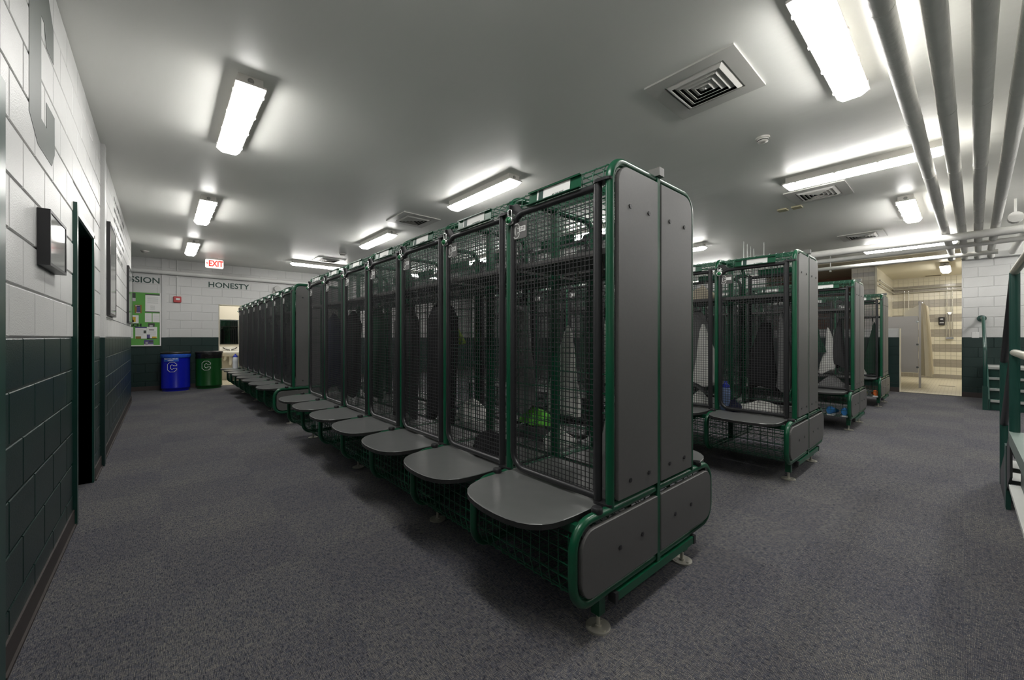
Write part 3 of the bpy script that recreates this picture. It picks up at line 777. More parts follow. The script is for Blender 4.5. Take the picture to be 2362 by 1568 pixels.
def detector(x, y, label, r=0.055):
    t = thing('smoke_detector', label, 'smoke detector', (x, y, ZC), 0, 'round ceiling detectors')
    part('detector_base', G().lathe([(r*1.0, -0.014), (r*1.05, 0.0)], 20), M_HOUSING, t)
    part('detector_head', G().lathe([(r*0.35, -0.045), (r*0.75, -0.040), (r*0.85, -0.018), (r*0.9, -0.012)], 20), M_HOUSING, t)
    part('sensor_slot', G().lathe([(r*0.80, -0.032), (r*0.83, -0.026)], 20), M_DARK, t)
detector(4.14, 1.22, 'white round smoke detector between the big vent and the pipes')
detector(-0.25, 11.45, 'white round smoke detector above the green notice board', 0.07)
detector(2.98, 8.98, 'white round smoke detector before the farthest vent', 0.07)
t = thing('ceiling_box_plates', 'pair of small yellowed square plates on the ceiling past the vent', 'cover plate', (6.68, 1.63, ZC))
for dy in (-0.085, 0.085): part('plate', G().slab(0, dy, 0.12, 0.12, 0.01, 'z', 0.0, -0.02, 0.004), mat('yellowed_plastic', (0.5, 0.46, 0.30), 0.5), t)

# exit sign hung from the ceiling
t = thing('exit_sign', 'white exit sign with red letters hanging from the ceiling', 'exit sign', (0.93, 11.45, ZC))
part('hanger', G().box(-0.06, 0.06, -0.03, 0.03, -0.035, 0.0), M_HOUSING, t)
part('sign_body', G().slab(0, -0.135, 0.34, 0.20, 0.03, 'y', 0.025, -0.025, 0.008), M_SIGN, t)
text_obj('exit_lettering', 'EXIT', 0.185, M_SIGNRED, t, (0.025, -0.0265, -0.137), R_YN, 0.003, 0.72, 0.005)
text_obj('arrow', '<', 0.075, M_SIGNRED, t, (-0.138, -0.0265, -0.135), R_YN, 0.003, 0.8, 0.003)

# ------------------------------------------------------------------ pipes
def pipe(pts, r, label, m=M_PIPE, group='wrapped ceiling pipes', name='ceiling_pipe', bands=(), n=16):
    t = thing(name, label, 'pipe', tuple(pts[0]), 0, group)
    o = Vector(pts[0]); q = []
    P3 = [Vector(p)-o for p in pts]
    for i, p in enumerate(P3):           # round the bends
        if 0 < i < len(P3)-1:
            d1 = (P3[i-1]-p).normalized(); d2 = (P3[i+1]-p).normalized(); e = r*2.2
            for k in range(7):
                u = k/6; a = p+d1*e*(1-u); b = p+d2*e*u
                q.append(p+d1*e*(1-u)**2+d2*e*u*u)
        else: q.append(p)
    part('pipe_run', G().tube(q, r, n), m, t)
    for (p, d) in bands:
        p = Vector(p)-o; d = Vector(d)
        part('pipe_band', G().tube([p-d*0.012, p+d*0.012], r*1.04, n), m, t)
    return t
ORDP = ['nearest the crosswise lights', 'second from the crosswise lights', 'third from the crosswise lights', 'farthest from the crosswise lights']
for k, y in enumerate((0.236, 0.072, -0.087, -0.245)):
    pipe([(1.2, y+0.040, 2.80), (11.18+0.05*k, y-0.080, 2.80), (11.18+0.05*k, y-0.080, 2.72)], 0.046, 'long wrapped ceiling pipe, %s' % ORDP[k], bands=[((x, y+0.0544-0.012*x, 2.80), (1, 0, 0)) for x in (2.6, 4.1, 5.6, 7.1, 8.3)])
pipe([(8.72, 8.0, 2.685), (8.72, -2.2, 2.685)], 0.056, 'white cross pipe running under the four wrapped pipes', group='cross pipes')
pipe([(10.0, 8.0, 2.75), (10.0, -2.2, 2.75)], 0.040, 'thin white cross pipe passing below the last tube light', group='cross pipes')
pipe([(11.1, 8.0, 2.74), (11.1, -0.40, 2.74)], 0.040, 'white cross pipe in front of the shower opening', group='cross pipes')
pipe([(9.1, -0.62, 2.86), (12.3, -0.62, 2.86)], 0.05, 'white pipe running to the block wall above the stairs', group='cross pipes')
t = thing('pipe_valve', 'white pipe stub and joint over the stair wall', 'pipe', (8.4, -0.45, 2.80), 0)
part('joint', G().tube([(0, 0, 0), (0.12, 0, 0)], 0.07, 14), M_PIPE, t)
part('stub', G().tube([(0.06, 0, 0.0), (0.06, 0, 0.25)], 0.012, 8), M_PIPE, t)
hg = 0
for (x, y, z0, what) in ((8.72, 2.55, 2.63, 'under-pipe cross'), (10.0, 2.4, 2.71, 'thin cross'), (11.1, 1.95, 2.70, 'shower-side cross'), (11.1, 0.12, 2.70, 'shower-front cross')):
    t = thing('pipe_hanger', 'thin white hanger rod holding the %s pipe' % what, 'hanger', (x, y, z0), 0, 'pipe hanger rods')
    part('rod', G().tube([(0, 0, 0.0), (0, 0, ZC-z0)], 0.008, 6), M_TRIMW, t)
    part('clamp', G().box(-0.02, 0.02, -0.015, 0.015, -0.035, 0.03), M_TRIMW, t)
for k in range(4):
    t = thing('pipe_hanger', '%s of four thin white rods by the cross pipe' % ORD[k], 'hanger', (8.35+0.28*k, 2.78+0.03*k, 2.62), 0, 'four thin rods')
    part('rod', G().tube([(0, 0, 0.0), (0, 0, ZC-2.62)], 0.007, 6), M_TRIMW, t)
for k, (x, z, r, lb) in enumerate(((1.9, 2.735, 0.050, 'white pipe running along the back wall over the lettering'),)):
    pipe([(-1.3, YB-0.075, z), (XR, YB-0.075, z)], r, lb, M_TRIMW, 'back wall pipes')

# ------------------------------------------------------------------ left wall: pictures, painted letter, small lettering
def picture(y0, y1, z0, z1, depth, label, docs):
    t = thing('picture_frame', label, 'picture', (XL, (y0+y1)/2, (z0+z1)/2), 0, 'framed pictures on the block wall')
    w, h, b = y1-y0, z1-z0, (0.014 if depth > 0.04 else 0.024)
    g = G()
    for a, c, d, e in ((-w/2, w/2, h/2-b, h/2), (-w/2, w/2, -h/2, -h/2+b), (-w/2, -w/2+b, -h/2+b, h/2-b), (w/2-b, w/2, -h/2+b, h/2-b)): g.box(0.0, depth, a, c, d, e)
    part('frame', g, M_BLKPLASTIC, t)
    part('glazing', G().box(0.004, depth-0.003, -w/2+b, w/2-b, -h/2+b, h/2-b), M_GLASS, t)
    for (a, c, d, e) in docs: part('sheet', G().box(depth-0.003, depth-0.0025, a, c, d, e), mat('pale_sheet', (0.5, 0.5, 0.48), 0.1, var=0.05), t)
picture(2.80, 3.22, 1.555, 1.815, 0.042, 'small black framed picture beside the green doorway', [])
picture(5.92, 6.66, 1.455, 2.435, 0.030, 'tall black framed print next to the pilaster', [(-0.25, 0.25, -0.40, 0.05)])
picture(9.20, 10.25, 1.465, 2.42, 0.030, 'wide black framed print at the end of the picture wall', [])
# painted block letter: real strokes as a thin painted layer
cpoly = [(3.175, 2.655), (3.172, 2.83), (3.05, 2.925), (2.80, 2.925), (2.655, 2.80), (2.655, 2.195), (2.82, 2.108), (3.13, 2.108), (3.205, 2.19), (3.20, 2.385),
         (2.998, 2.38), (3.005, 2.255), (2.885, 2.255), (2.885, 2.742), (2.95, 2.742), (2.998, 2.65)]
t = O('painted_letter', G().prism(cpoly, 'x', XL+0.0005, XL+0.0015).mesh('painted_letter', M_GREYINK))
tag(t, 'large grey-green block letter C painted high on the white wall', 'wall lettering')
rng = random.Random(3)
for k in range(6):
    y0 = 6.78; z = 2.90-0.125*k
    wl = thing('wall_lettering', '%s line of small dark lettering painted beside the tall framed print' % ORD[k], 'wall lettering', (XL+0.001, y0, z), 0, 'lines of small painted lettering')
    g = G(); y = 0.0; end = 1.75 if k < 4 else (1.3 if k == 4 else 0.9)
    if k == 5: y = 0.4; end = 1.4
    while y < end:          # illegible glyph strokes
        w = rng.uniform(0.02, 0.045)
        g.box(0, 0.001, y, y+0.005, -0.026, 0.026)
        g.box(0, 0.001, y, y+w, *rng.choice([(0.020, 0.026), (-0.026, -0.020), (-0.003, 0.003)]))
        if rng.random() < 0.5: g.box(0, 0.001, y+w-0.005, y+w, -0.026, 0.026)
        y += w+0.018
        if rng.random() < 0.18: y += 0.05
    part('glyphs', g, mat('faded_ink', (0.12, 0.13, 0.12), 0.5), wl)

# ------------------------------------------------------------------ back wall: lettering, notice board, alarm
def wall_word(body, x0, x1, z, h, label):
    me = text(body, 0.2, 0.003, 1.0, 'LEFT', R_YN, 0.003); me.materials.append(M_INK)
    xs = [v.co.x for v in me.vertices]; zs = [v.co.z for v in me.vertices]
    sx, sz = (x1-x0)/(max(xs)-min(xs)), h/(max(zs)-min(zs)); mx, mz = min(xs), min(zs)
    for v in me.vertices: v.co.x = (v.co.x-mx)*sx; v.co.z = (v.co.z-mz)*sz
    tag(O('wall_word', me, None, (x0, YB-0.002, z)), label, 'wall lettering', 'painted words on the back wall')
wall_word('HONESTY', 0.887, 1.738, 2.465, 0.135, 'painted word HONESTY in dark green letters on the back wall')
wall_word('PASSION', -0.735, -0.021, 2.465, 0.135, 'painted word ending in SSION above the notice board')
nb = thing('notice_board', 'bright green notice board with pinned sheets and white frame', 'notice board', (-0.60, YB, 1.02))
part('backing', G().box(-0.60, 0.585, -0.020, 0.0, 0.02, 1.22), M_BOARD, nb)
g = G().box(-0.62, 0.607, -0.030, 0.0, 0.0, 0.024).box(0.583, 0.607, -0.030, 0.0, 0.024, 1.235)
part('frame', g, M_TRIMW, nb)
def pin(name, x0, x1, z0, z1, m, label, marks=()):
    t = thing(name, label, 'notice', (x0, YB-0.0225, z0), 0, 'papers pinned on the green board')
    part('sheet', G().box(0, x1-x0, -0.0015, 0.002, 0, z1-z0), m, t)
    for (a, b, c, d, mm) in marks:
        part('print', G().box(a*(x1-x0), b*(x1-x0), -0.0025, -0.0012, c*(z1-z0), d*(z1-z0)), mm, t)
GP = mat('printed_grey', (0.42, 0.42, 0.40), 0.7); DG = mat('printed_dark', (0.06, 0.07, 0.06), 0.7); PU = mat('printed_violet', (0.10, 0.08, 0.22), 0.7)
BRN = mat('printed_brown', (0.25, 0.16, 0.03), 0.7); GLD = mat('printed_gold', (0.62, 0.42, 0.04), 0.7); SKY = mat('printed_pale', (0.55, 0.5, 0.55), 0.7)
lines = lambda z0, z1, n, a=0.12, b=0.88: [(a+0.04*(k % 2), b-0.05*((k*3) % 3)/1, z0+(z1-z0)*k/n, z0+(z1-z0)*k/n+0.012, GP) for k in range(n)]
pin('notice', -0.265, -0.015, 1.795, 2.215, M_PAPER, 'large white notice with dark bands top and bottom', [(0, 1, 0, 0.05, DG), (0, 1, 0.93, 1, DG)]+lines(0.5, 0.88, 7)+lines(0.14, 0.4, 6, 0.32, 0.66))
pin('notice', -0.270, -0.155, 1.57, 1.775, M_PAPER, 'typed white letter pinned under the banded notice', lines(0.08, 0.92, 10))
pin('notice', -0.142, -0.020, 1.57, 1.775, M_PAPER, 'typed white sheet in a shiny sleeve next to the letter', lines(0.08, 0.92, 10))
pin('photo', -0.44, -0.325, 1.77, 1.955, BRN, 'small photo with a brown field and dark figure', [(0.3, 0.8, 0.1, 0.9, PU), (0.2, 0.8, 0.0, 0.15, SKY), (0.1, 0.7, 0.8, 0.95, SKY)])
pin('photo', -0.56, -0.425, 2.035, 2.22, DG, 'small dark photo at the top of the board', [(0.0, 1, 0, 0.4, SKY)])
pin('photo', -0.57, -0.375, 1.54, 1.72, M_PAPER, 'white card with a gold and black badge', [(0.1, 0.75, 0.15, 0.8, GLD), (0.2, 0.6, 0.12, 0.4, DG), (0.25, 0.5, 0.4, 0.75, SKY)])
pin('photo', -0.215, -0.105, 1.465, 1.545, DG, 'small wide photo beside the black word', [(0.2, 0.7, 0.05, 0.45, SKY)])
pin('notice', -0.43, -0.240, 1.19, 1.46, M_PAPER, 'newspaper cutting with a violet headline', [(0, 1, 0.9, 1, PU), (0.02, 0.5, 0.0, 0.2, BRN), (0.72, 0.95, 0.45, 0.7, DG)]+lines(0.3, 0.85, 8, 0.05, 0.7))
pin('notice', -0.238, -0.062, 1.19, 1.46, M_PAPER, 'newspaper cutting with small photos at its foot', [(0.2, 0.7, 0.72, 0.78, DG), (0.0, 0.3, 0.0, 0.35, PU), (0.5, 0.95, 0.02, 0.18, GLD), (0, 1, 0, 0.05, DG)]+lines(0.3, 0.68, 6))
pin('photo', -0.285, -0.125, 1.045, 1.165, PU, 'dark team photo at the foot of the board', [(0, 1, 0, 0.2, SKY), (0.15, 0.4, 0.1, 0.6, GP), (0.5, 0.95, 0.5, 0.8, DG)])
pin('notice', -0.55, -0.465, 1.20, 1.45, M_PAPER, 'folded white sheet at the edge of the board', lines(0.1, 0.9, 8))
me = text('COACH', 0.085, 0.003, 1.25, 'RIGHT', R_YN, 0.004); me.materials.append(M_BLKINK)
O('board_lettering', me, nb, (0.275, -0.022, 0.475))
t = thing('fire_alarm', 'red square fire alarm with a white lamp on the back wall', 'fire alarm', (0.295, YB, 2.12))
part('alarm_box', G().slab(0, 0, 0.145, 0.145, 0.02, 'y', 0.0, -0.055, 0.01), M_RED, t)
part('strobe', G().slab(0.01, 0.005, 0.075, 0.045, 0.012, 'y', -0.05, -0.068, 0.006), M_PAPER, t)
t = thing('conduit', 'thin white conduit dropping to the red alarm', 'conduit', (0.295, YB, 2.19))
part('tube', G().tube([(0, -0.012, 0), (0, -0.012, ZC-2.19)], 0.011, 8), M_TRIMW, t)
part('strap', G().box(-0.02, 0.02, -0.026, 0.0, 0.45, 0.465), M_TRIMW, t)
t = thing('emergency_lamp', 'round clear emergency lamp head on the back wall above the lockers', 'lamp', (2.37, YB, 2.50))
part('lamp_base', G().box(-0.09, 0.12, -0.05, 0.0, -0.12, -0.02), M_HOUSING, t)
part('lamp_head', G().lathe([(0.075, -0.02), (0.08, 0.0), (0.05, 0.05), (0.02, 0.06)], 18).xf(Matrix.Translation((0, -0.10, 0.03)) @ Matrix.Rotation(PI/2+PI, 4, 'X')), mat('clear_plastic', (0.55, 0.55, 0.53), 0.1), t)

# ------------------------------------------------------------------ bins
def bin_(x, y, m, mb, bag, label, blue):
    t = thing('waste_bin', label, 'bin', (x, y, 0))
    a, b = 0.262, 0.235
    part('body', G().lathe([(0.93, 0.0), (0.93, 0.05), (1.0, 0.06), (1.0, 0.085), (0.985, 0.095), (0.985, 0.80), (0.99, 0.83)], 32, sx=a, sy=b), m, t)
    part('bin_liner', G().lathe([(1.0, 0.755), (1.05, 0.765), (1.03, 0.79), (1.06, 0.81), (1.02, 0.845)] if blue else [(0.992, 0.72), (1.01, 0.74), (1.0, 0.79), (1.02, 0.83), (1.0, 0.85)], 40, sx=a, sy=b), bag, t)
    part('lid', G().lathe([(1.03, 0.842), (1.05, 0.848), (1.05, 0.875), (1.0, 0.89), (0.55, 0.895), (0.5, 0.888)], 32, sx=a, sy=b), M_BLKPLASTIC, t)
    # letter outline wrapped on the curved front, plus sticker
    ang = -PI/2 - 0.40
    def wrap(g, r=1.0):
        out = []
        for (u, v, d) in g.v:
            th = ang + u/0.25
            out.append(((a*r+d)*math.cos(th), (b*r+d)*math.sin(th), v))
        g.v = out; return g
    c = letter_c(0.215, 0.16, 0.055, 0.045, 'z', 0, 0, 0.03, 0.55)
    g = outline_ring(c, 0.007, 'z', 0.0, 0.004); part('letter_outline', wrap(g), M_PAPER, t)
    if blue:
        g = G()
        for k in range(8): g.box(-0.13+k*0.034, -0.13+(k+1)*0.034, 0.675, 0.775, 0.0, 0.002)
        part('sticker', wrap(g), M_BLUELABEL, t)
        for s, zz, sz in (('RECYCLABLES', 0.735, 0.038), ('ONLY', 0.698, 0.038)):
            me = text(s, sz, 0.002, 1.0, 'CENTER', None, 0.001)
            for v in me.vertices:
                u, w, d = v.co; th = ang + (u+0.005)/0.25
                v.co = ((a+0.003+d)*math.cos(th), (b+0.003+d)*math.sin(th), zz+w)
            me.materials.append(M_PAPER); O('sticker_lettering', me, t)
bin_(0.262, 12.03, M_BLUEBIN, M_BLUEBIN, M_BLUEBAG, 'blue recycling bin with white letter and blue liner by the back wall', True)
bin_(0.880, 12.10, M_GREENBIN, M_GREENBIN, M_BLACKBAG, 'green waste bin with white letter and black liner by the washroom door', False)

# ------------------------------------------------------------------ washroom sink and mirror
t = thing('wall_mirror', 'steel framed mirror above the washroom sink', 'mirror', (1.49, 14.1, 1.02))
g = G()
for a, b, c, d in ((-0.225, 0.225, 0, 0.025), (-0.225, 0.225, 0.69, 0.715), (-0.225, -0.20, 0.025, 0.69), (0.20, 0.225, 0.025, 0.69)): g.box(a, b, -0.02, 0.0, c, d)
part('mirror_frame', g, M_CHROME, t); part('mirror_glass', G().box(-0.20, 0.20, -0.012, -0.002, 0.025, 0.69), M_MIRROR, t)
t = thing('wash_basin', 'white wall-hung wash basin in the tiled washroom', 'sink', (1.50, 14.1, 0.70))
g = G().box(-0.27, 0.27, -0.05, 0.0, 0.0, 0.245)
g.lathe([(0.10, -0.02), (0.20, 0.0), (0.27, 0.07), (0.275, 0.125), (0.255, 0.128), (0.20, 0.07), (0.05, 0.05)], 28, (0, -0.24, 0.0), 1.0, 0.85)
g.box(-0.265, 0.265, -0.25, -0.03, 0.06, 0.127)
part('bowl', g, M_PORCELAIN, t)
part('faucet', G().tube([(0, -0.05, 0.16), (0, -0.12, 0.17), (0, -0.16, 0.14)], 0.014, 8).box(-0.07, 0.07, -0.07, -0.05, 0.15, 0.175), M_CHROME, t)
for sx in (-1, 1): part('tap_handle', G().tube([(sx*0.06, -0.06, 0.17), (sx*0.12, -0.08, 0.19), (sx*0.17, -0.09, 0.23)], [0.012, 0.010, 0.016], 8), M_BLKPLASTIC, t)
part('trap', G().tube([(0, -0.2, -0.01), (0, -0.2, -0.20), (0, -0.15, -0.25), (0, -0.02, -0.22)], 0.035, 12), M_PORCELAIN, t)
for sx in (-1, 1): part('supply_pipe', G().tube([(sx*0.11, -0.16, 0.0), (sx*0.11, -0.16, -0.07), (sx*0.12, -0.02, -0.12)], 0.035, 10), M_PORCELAIN, t)

# ------------------------------------------------------------------ showers
t = thing('shower_partition', 'lilac-grey shower stall partition on a steel post', 'partition', (13.70, 0.70, 0))
part('panel', G().slab(0.52, 1.05, 0.98, 1.37, 0.004, 'x', 0.012, -0.012, 0.003), M_PARTITION, t)
part('post', G().box(-0.02, 0.02, -0.02, 0.02, 0.0, 2.04).lathe([(0.03, 0), (0.035, 0.02), (0.02, 0.05)], 12, (0, 0, 2.04)), M_PARTITION, t)
for z in (0.5, 1.05, 1.6): part('clamp', G().box(-0.024, 0.0, 0.02, 0.06, z-0.02, z+0.02), M_CHROME, t)
t = thing('shower_curtain', 'cream pleated shower curtain hanging behind the partition post', 'curtain', (13.76, 0.66, 0))
g = G(); nx = 60; L = 1.5; cols = []
for zz, sp in ((2.02, 0.6), (1.6, 0.8), (1.0, 1.0), (0.28, 1.15)):
    cols.append([(L*k/nx, -0.045*sp*math.sin(k*0.85)-0.05*sp*math.sin(k*0.21)-0.05*(2.02-zz)/1.7, zz+0.015*math.sin(k*0.5)) for k in range(nx+1)])
vs = [p for c in cols for p in c]+[(p[0], p[1]+0.004, p[2]) for c in cols for p in c]; o = len(cols)*(nx+1)
fs = [(r*(nx+1)+k, r*(nx+1)+k+1, (r+1)*(nx+1)+k+1, (r+1)*(nx+1)+k) for r in range(3) for k in range(nx)]
g.add(vs, fs+[tuple(i+o for i in f) for f in fs], True); part('curtain_cloth', g, M_CURTAIN, t)
part('curtain_rod', G().tube([(-0.06, 0, 2.05), (XS-13.76, 0, 2.05)], 0.013, 8), M_CHROME, t)
part('curtain_flap', G().add([(-0.03, 0.03, 2.02), (-0.03, 0.30, 1.85), (-0.03, 0.30, 1.72), (-0.03, 0.05, 1.70), (-0.025, 0.03, 2.02), (-0.025, 0.30, 1.85), (-0.025, 0.30, 1.72), (-0.025, 0.05, 1.70)],
     [(0,1,2,3), (7,6,5,4), (0,1,5,4), (1,2,6,5), (2,3,7,6), (3,0,4,7)]), M_CURTAIN, t)
t = thing('soap_dispenser', 'black soap dispenser on the striped shower tiles', 'soap dispenser', (XS, 0.435, 1.70))
part('dispenser_body', G().slab(0, 0, 0.13, 0.24, 0.03, 'x', 0.0, -0.09, 0.02, (0.03, 0.03, 0.02, 0.02)), M_BLKPLASTIC, t)
part('dispenser_window', G().slab(0, 0.06, 0.06, 0.025, 0.01, 'x', -0.088, -0.0915, 0.001), M_CHROME, t)
part('push_bar', G().slab(0, -0.045, 0.09, 0.022, 0.008, 'x', -0.088, -0.095, 0.002), M_CHROME, t)
t = thing('shower_column', 'exposed chrome shower pipes and valve on the tile wall', 'shower', (XS, 0.275, 1.20))
for dy in (-0.055, 0.055): part('riser', G().tube([(-0.04, dy, 0), (-0.04, dy, 1.5)], 0.012, 8), M_CHROME, t)
part('mixer', G().tube([(-0.05, 0, 0.0), (-0.05, 0, 0.75)], 0.014, 8).box(-0.08, -0.02, -0.075, 0.075, -0.03, 0.03), M_CHROME, t)
part('valve', G().tube([(-0.02, 0, 0.72), (-0.10, 0, 0.72)], 0.035, 12).tube([(-0.06, -0.055, 0.75), (-0.06, 0.055, 0.75)], 0.012, 8), M_CHROME, t)
for k, (dy, z) in enumerate(((0, 2.71), (0, 2.60))):
    t = thing('water_pipe', ('upper' if k == 0 else 'lower') + ' of two steel water pipes along the shower tiles', 'pipe', (XS-0.05, -1.3, z), 0, 'water pipes in the shower room')
    part('pipe_run', G().tube([(0, 0, 0), (0, 1.30+YS-0.06, 0), (-0.06, 1.30+YS-0.05, 0), (-3.3, 1.30+YS-0.05, 0)], 0.018, 8), M_RAILWORN, t)
t = thing('shower_risers', 'pair of thin steel risers above the grey partition', 'pipe', (XS-0.04, 1.18, 1.5))
for dy in (-0.05, 0.05): part('riser', G().tube([(0, dy, 0), (0, dy, 1.15)], 0.011, 8), M_CHROME, t)
t = thing('shower_vent', 'dark slot vent at the top of the shower wall', 'vent', (XS-0.30, 0.60, ZC-0.005))
part('slot', G().box(-0.05, 0.05, -0.16, 0.16, -0.008, 0.0), mat('slot_brown', (0.04, 0.03, 0.015), 0.6), t)
part('slot_frame', G().box(-0.06, 0.06, -0.19, -0.16, -0.01, 0.0).box(-0.06, 0.06, 0.16, 0.19, -0.01, 0.0), M_CREAMPAINT, t)
t = thing('floor_drain', 'flat metal drain in the shower floor', 'drain', (14.7, 0.28, 0.006))
part('drain_grate', G().box(-0.08, 0.08, -0.14, 0.14, 0.0, 0.006), M_TAN, t)

# ------------------------------------------------------------------ stairs by the block wall
st = thing('metal_stairs', 'dark green metal stairs with light nosings climbing to the block wall', 'stairs', (10.40, -0.29, 0))
for k in range(4):
    x = 0.06+0.28*k; z = 0.17*(k+1); xe = x+0.30 if k < 3 else XR-10.40-0.01
    tr = part('tread', G().box(x, xe, -1.1, 0.0, z-0.035, z), M_DKGREEN if k < 3 else M_NOSING, st)
    part('nosing', G().box(x-0.012, x+0.035, -1.1, 0.0, z-0.036, z+0.003), M_NOSING, tr)
    part('riser', G().box(x+0.03, x+0.036, -1.1, 0.0, z-0.17, z-0.035), M_DKGREEN, st)
g = G().prism([(0.0, 0.0), (0.16, 0.0), (1.30, 0.55), (1.98, 0.55), (1.98, 0.72), (0.92, 0.72), (0.0, 0.18)], 'y', 0.0, 0.02)
part('stringer', g, M_DKGREEN, st)
hr = thing('stair_handrail', 'bent green pipe handrail fixed to the block wall above the stairs', 'handrail', (10.42, -0.236, 0))
part('rail', G().tube([(0.0, 0, 0.0), (0.0, 0, 0.62), (0.02, 0, 0.98), (0.08, 0, 1.06), (0.95, 0, 1.56), (1.05, 0, 1.60), (1.97, 0, 1.60)], 0.024, 12), M_DKGREEN, hr)
part('wall_flange', G().tube([(1.945, 0, 1.60), (1.972, 0, 1.60)], 0.065, 18), M_DKGREEN, hr)
part('post_sleeve', G().box(-0.03, 0.03, -0.03, 0.03, 0.0, 0.40), M_DKGREEN, hr)
t = thing('cover_plate', 'blank white cover plate on the block wall at the paint line', 'cover plate', (XR, -0.155, 1.27))
part('plate', G().slab(0, 0, 0.10, 0.12, 0.005, 'x', 0.002, -0.008, 0.003), M_TRIMW, t)
part('screw', G().box(-0.010, -0.007, -0.004, 0.004, 0.035, 0.043), M_STEEL, t)
ld = thing('stair_landing', 'green metal landing with pipe railing and steps going down', 'stairs', (4.20, -0.20, 0))
part('deck', G().box(-1.9, 0.0, -1.6, 0.0, 0.565, 0.60).box(-1.9, 0.002, -0.01, 0.004, 0.52, 0.602), mat('deck_grey_green', (0.17, 0.22, 0.195), 0.35, var=0.2), ld)
part('side_plate', G().box(-1.9, 0.0, -0.055, -0.045, 0.24, 0.565), mat('grey_plate', (0.10, 0.12, 0.11), 0.4), ld)
part('lower_ledge', G().box(-1.9, 0.0, -0.40, 0.004, 0.225, 0.25), mat('ledge_white', (0.60, 0.61, 0.58), 0.4), ld)
part('ledge_shade', G().box(-1.9, 0.0, -0.34, -0.33, 0.0, 0.225), M_DARK, ld)  # dark sheet standing in for the shade in the open space under the ledge
part('railing', G().tube([(0.0, -0.02, 0.60), (0.0, -0.02, 1.645)], 0.024, 14), M_DKGREEN, ld)
part('top_rail', G().tube([(0.0, -0.02, 1.65), (-1.9, -0.02, 1.65)], 0.022, 12), M_RAILWORN, ld)
part('mid_rail', G().tube([(0.0, -0.02, 1.12), (-1.9, -0.02, 1.12)], 0.022, 12), M_RAILWORN, ld)
part('sloped_rail', G().tube([(0.0, -0.02, 1.645), (1.05, -0.02, 1.02)], 0.022, 12), M_BLACK, ld)  # black puts the shaded underside of the rail into its colour
part('sloped_mid_rail', G().tube([(0.0, -0.02, 1.12), (1.05, -0.02, 0.50)], 0.022, 12), M_BLACK, ld)  # shade painted in here as well, by the black colour
part('newel', G().tube([(1.05, -0.02, 0.0), (1.05, -0.02, 1.02)], 0.024, 12), M_DKGREEN, ld)
part('stringer', G().prism([(0.0, 0.60), (0.0, 0.30), (0.55, 0.0), (1.12, 0.0), (1.12, 0.08)], 'y', -0.012, 0.0), M_BLACK, ld)  # black colour stands for the stringer's underside lying in shadow
part('stringer_foot', G().box(0.30, 0.42, -0.02, 0.004, 0.0, 0.45), M_DKGREEN, ld)
for k in range(3): part('tread', G().box(0.02+0.28*k, 0.30+0.28*k, -1.2, -0.02, 0.42-0.15*k, 0.45-0.15*k), M_NOSING, ld)

# ------------------------------------------------------------------ belongings inside the lockers
def hanging(h, w, d, seed, top=0.25, folds=5, shoulders=False):
    """draped cloth volume hanging from its top point; local origin at the hook"""
    rg = random.Random(seed); g = G(); n = 28; rows = 12; vs = []
    ph = [rg.uniform(0, 6.28) for _ in range(4)]
    for r in range(rows+1):
        t = r/rows
        if shoulders: k = (0.16 + 0.84*min(1, t/0.16)**0.6) * (1-0.10*t)
        else: k = top*0.35 + (1-top*0.35)*min(1, (t*1.25))**0.75
        for q in range(n):
            a = 2*PI*q/n
            f = 1+0.16*t*math.sin(folds*a+ph[0]+1.5*t)+0.10*t*math.sin((folds+3)*a+ph[1])
            z = -h*t - (0.05*h*math.sin(2*a+ph[2])*t*t if r == rows else 0)
            vs.append((d/2*k*f*math.cos(a)+0.01*math.sin(3*t+ph[3]), w/2*k*f*math.sin(a)+0.02*math.sin(4*t+ph[2]), z))
    fs = [(r*n+q, r*n+(q+1) % n, (r+1)*n+(q+1) % n, (r+1)*n+q) for r in range(rows) for q in range(n)]
    g.add(vs, fs, True); g.add(vs[:n], [tuple(range(n))]); g.add(vs[-n:], [tuple(range(n))], True)
    return g
def heap(w, d, h, seed):
    """crumpled cloth heap resting on its base"""
    rg = random.Random(seed); g = G(); n = 26; rows = 9; vs = []
    ph = [rg.uniform(0, 6.28) for _ in range(6)]
    for r in range(rows+1):
        t = r/rows; e = math.sin(PI/2*(1-t))**0.6 if r < rows else 0.02
        for q in range(n):
            a = 2*PI*q/n
            f = 1+0.14*math.sin(3*a+ph[0]+2*t)+0.10*math.sin(5*a+ph[1]-3*t)+0.06*math.sin(9*a+ph[2]+5*t)
            z = h*t*(1+0.22*math.sin(2*a+ph[3])+0.15*math.sin(5*a+ph[4]))
            vs.append((d/2*e*f*math.cos(a), w/2*e*f*math.sin(a), max(0, z)))
    fs = [(r*n+q, r*n+(q+1) % n, (r+1)*n+(q+1) % n, (r+1)*n+q) for r in range(rows) for q in range(n)]
    g.add(vs, fs, True); g.add(vs[:n], [tuple(range(n))[::-1]]); g.add(vs[-n:], [tuple(range(n))])
    return g
def cloth(kind, colour, loc, size, label, seed, rz=0.0, **kw):
    w, d, h = size
    g = hanging(h, w, d, seed, **kw) if kind == 'hang' else heap(w, d, h, seed)
    nm, cat = {'hang': ('hanging_garment', 'clothing'), 'heap': ('clothes_pile', 'clothing')}[kind]
    if 'towel' in label: nm, cat = 'towel', 'towel'
    o = O(nm, g.mesh(nm, FABRIC[colour]), None, loc, rz); tag(o, label, cat, 'belongings inside the mesh lockers')
    return o
HK = 1.515
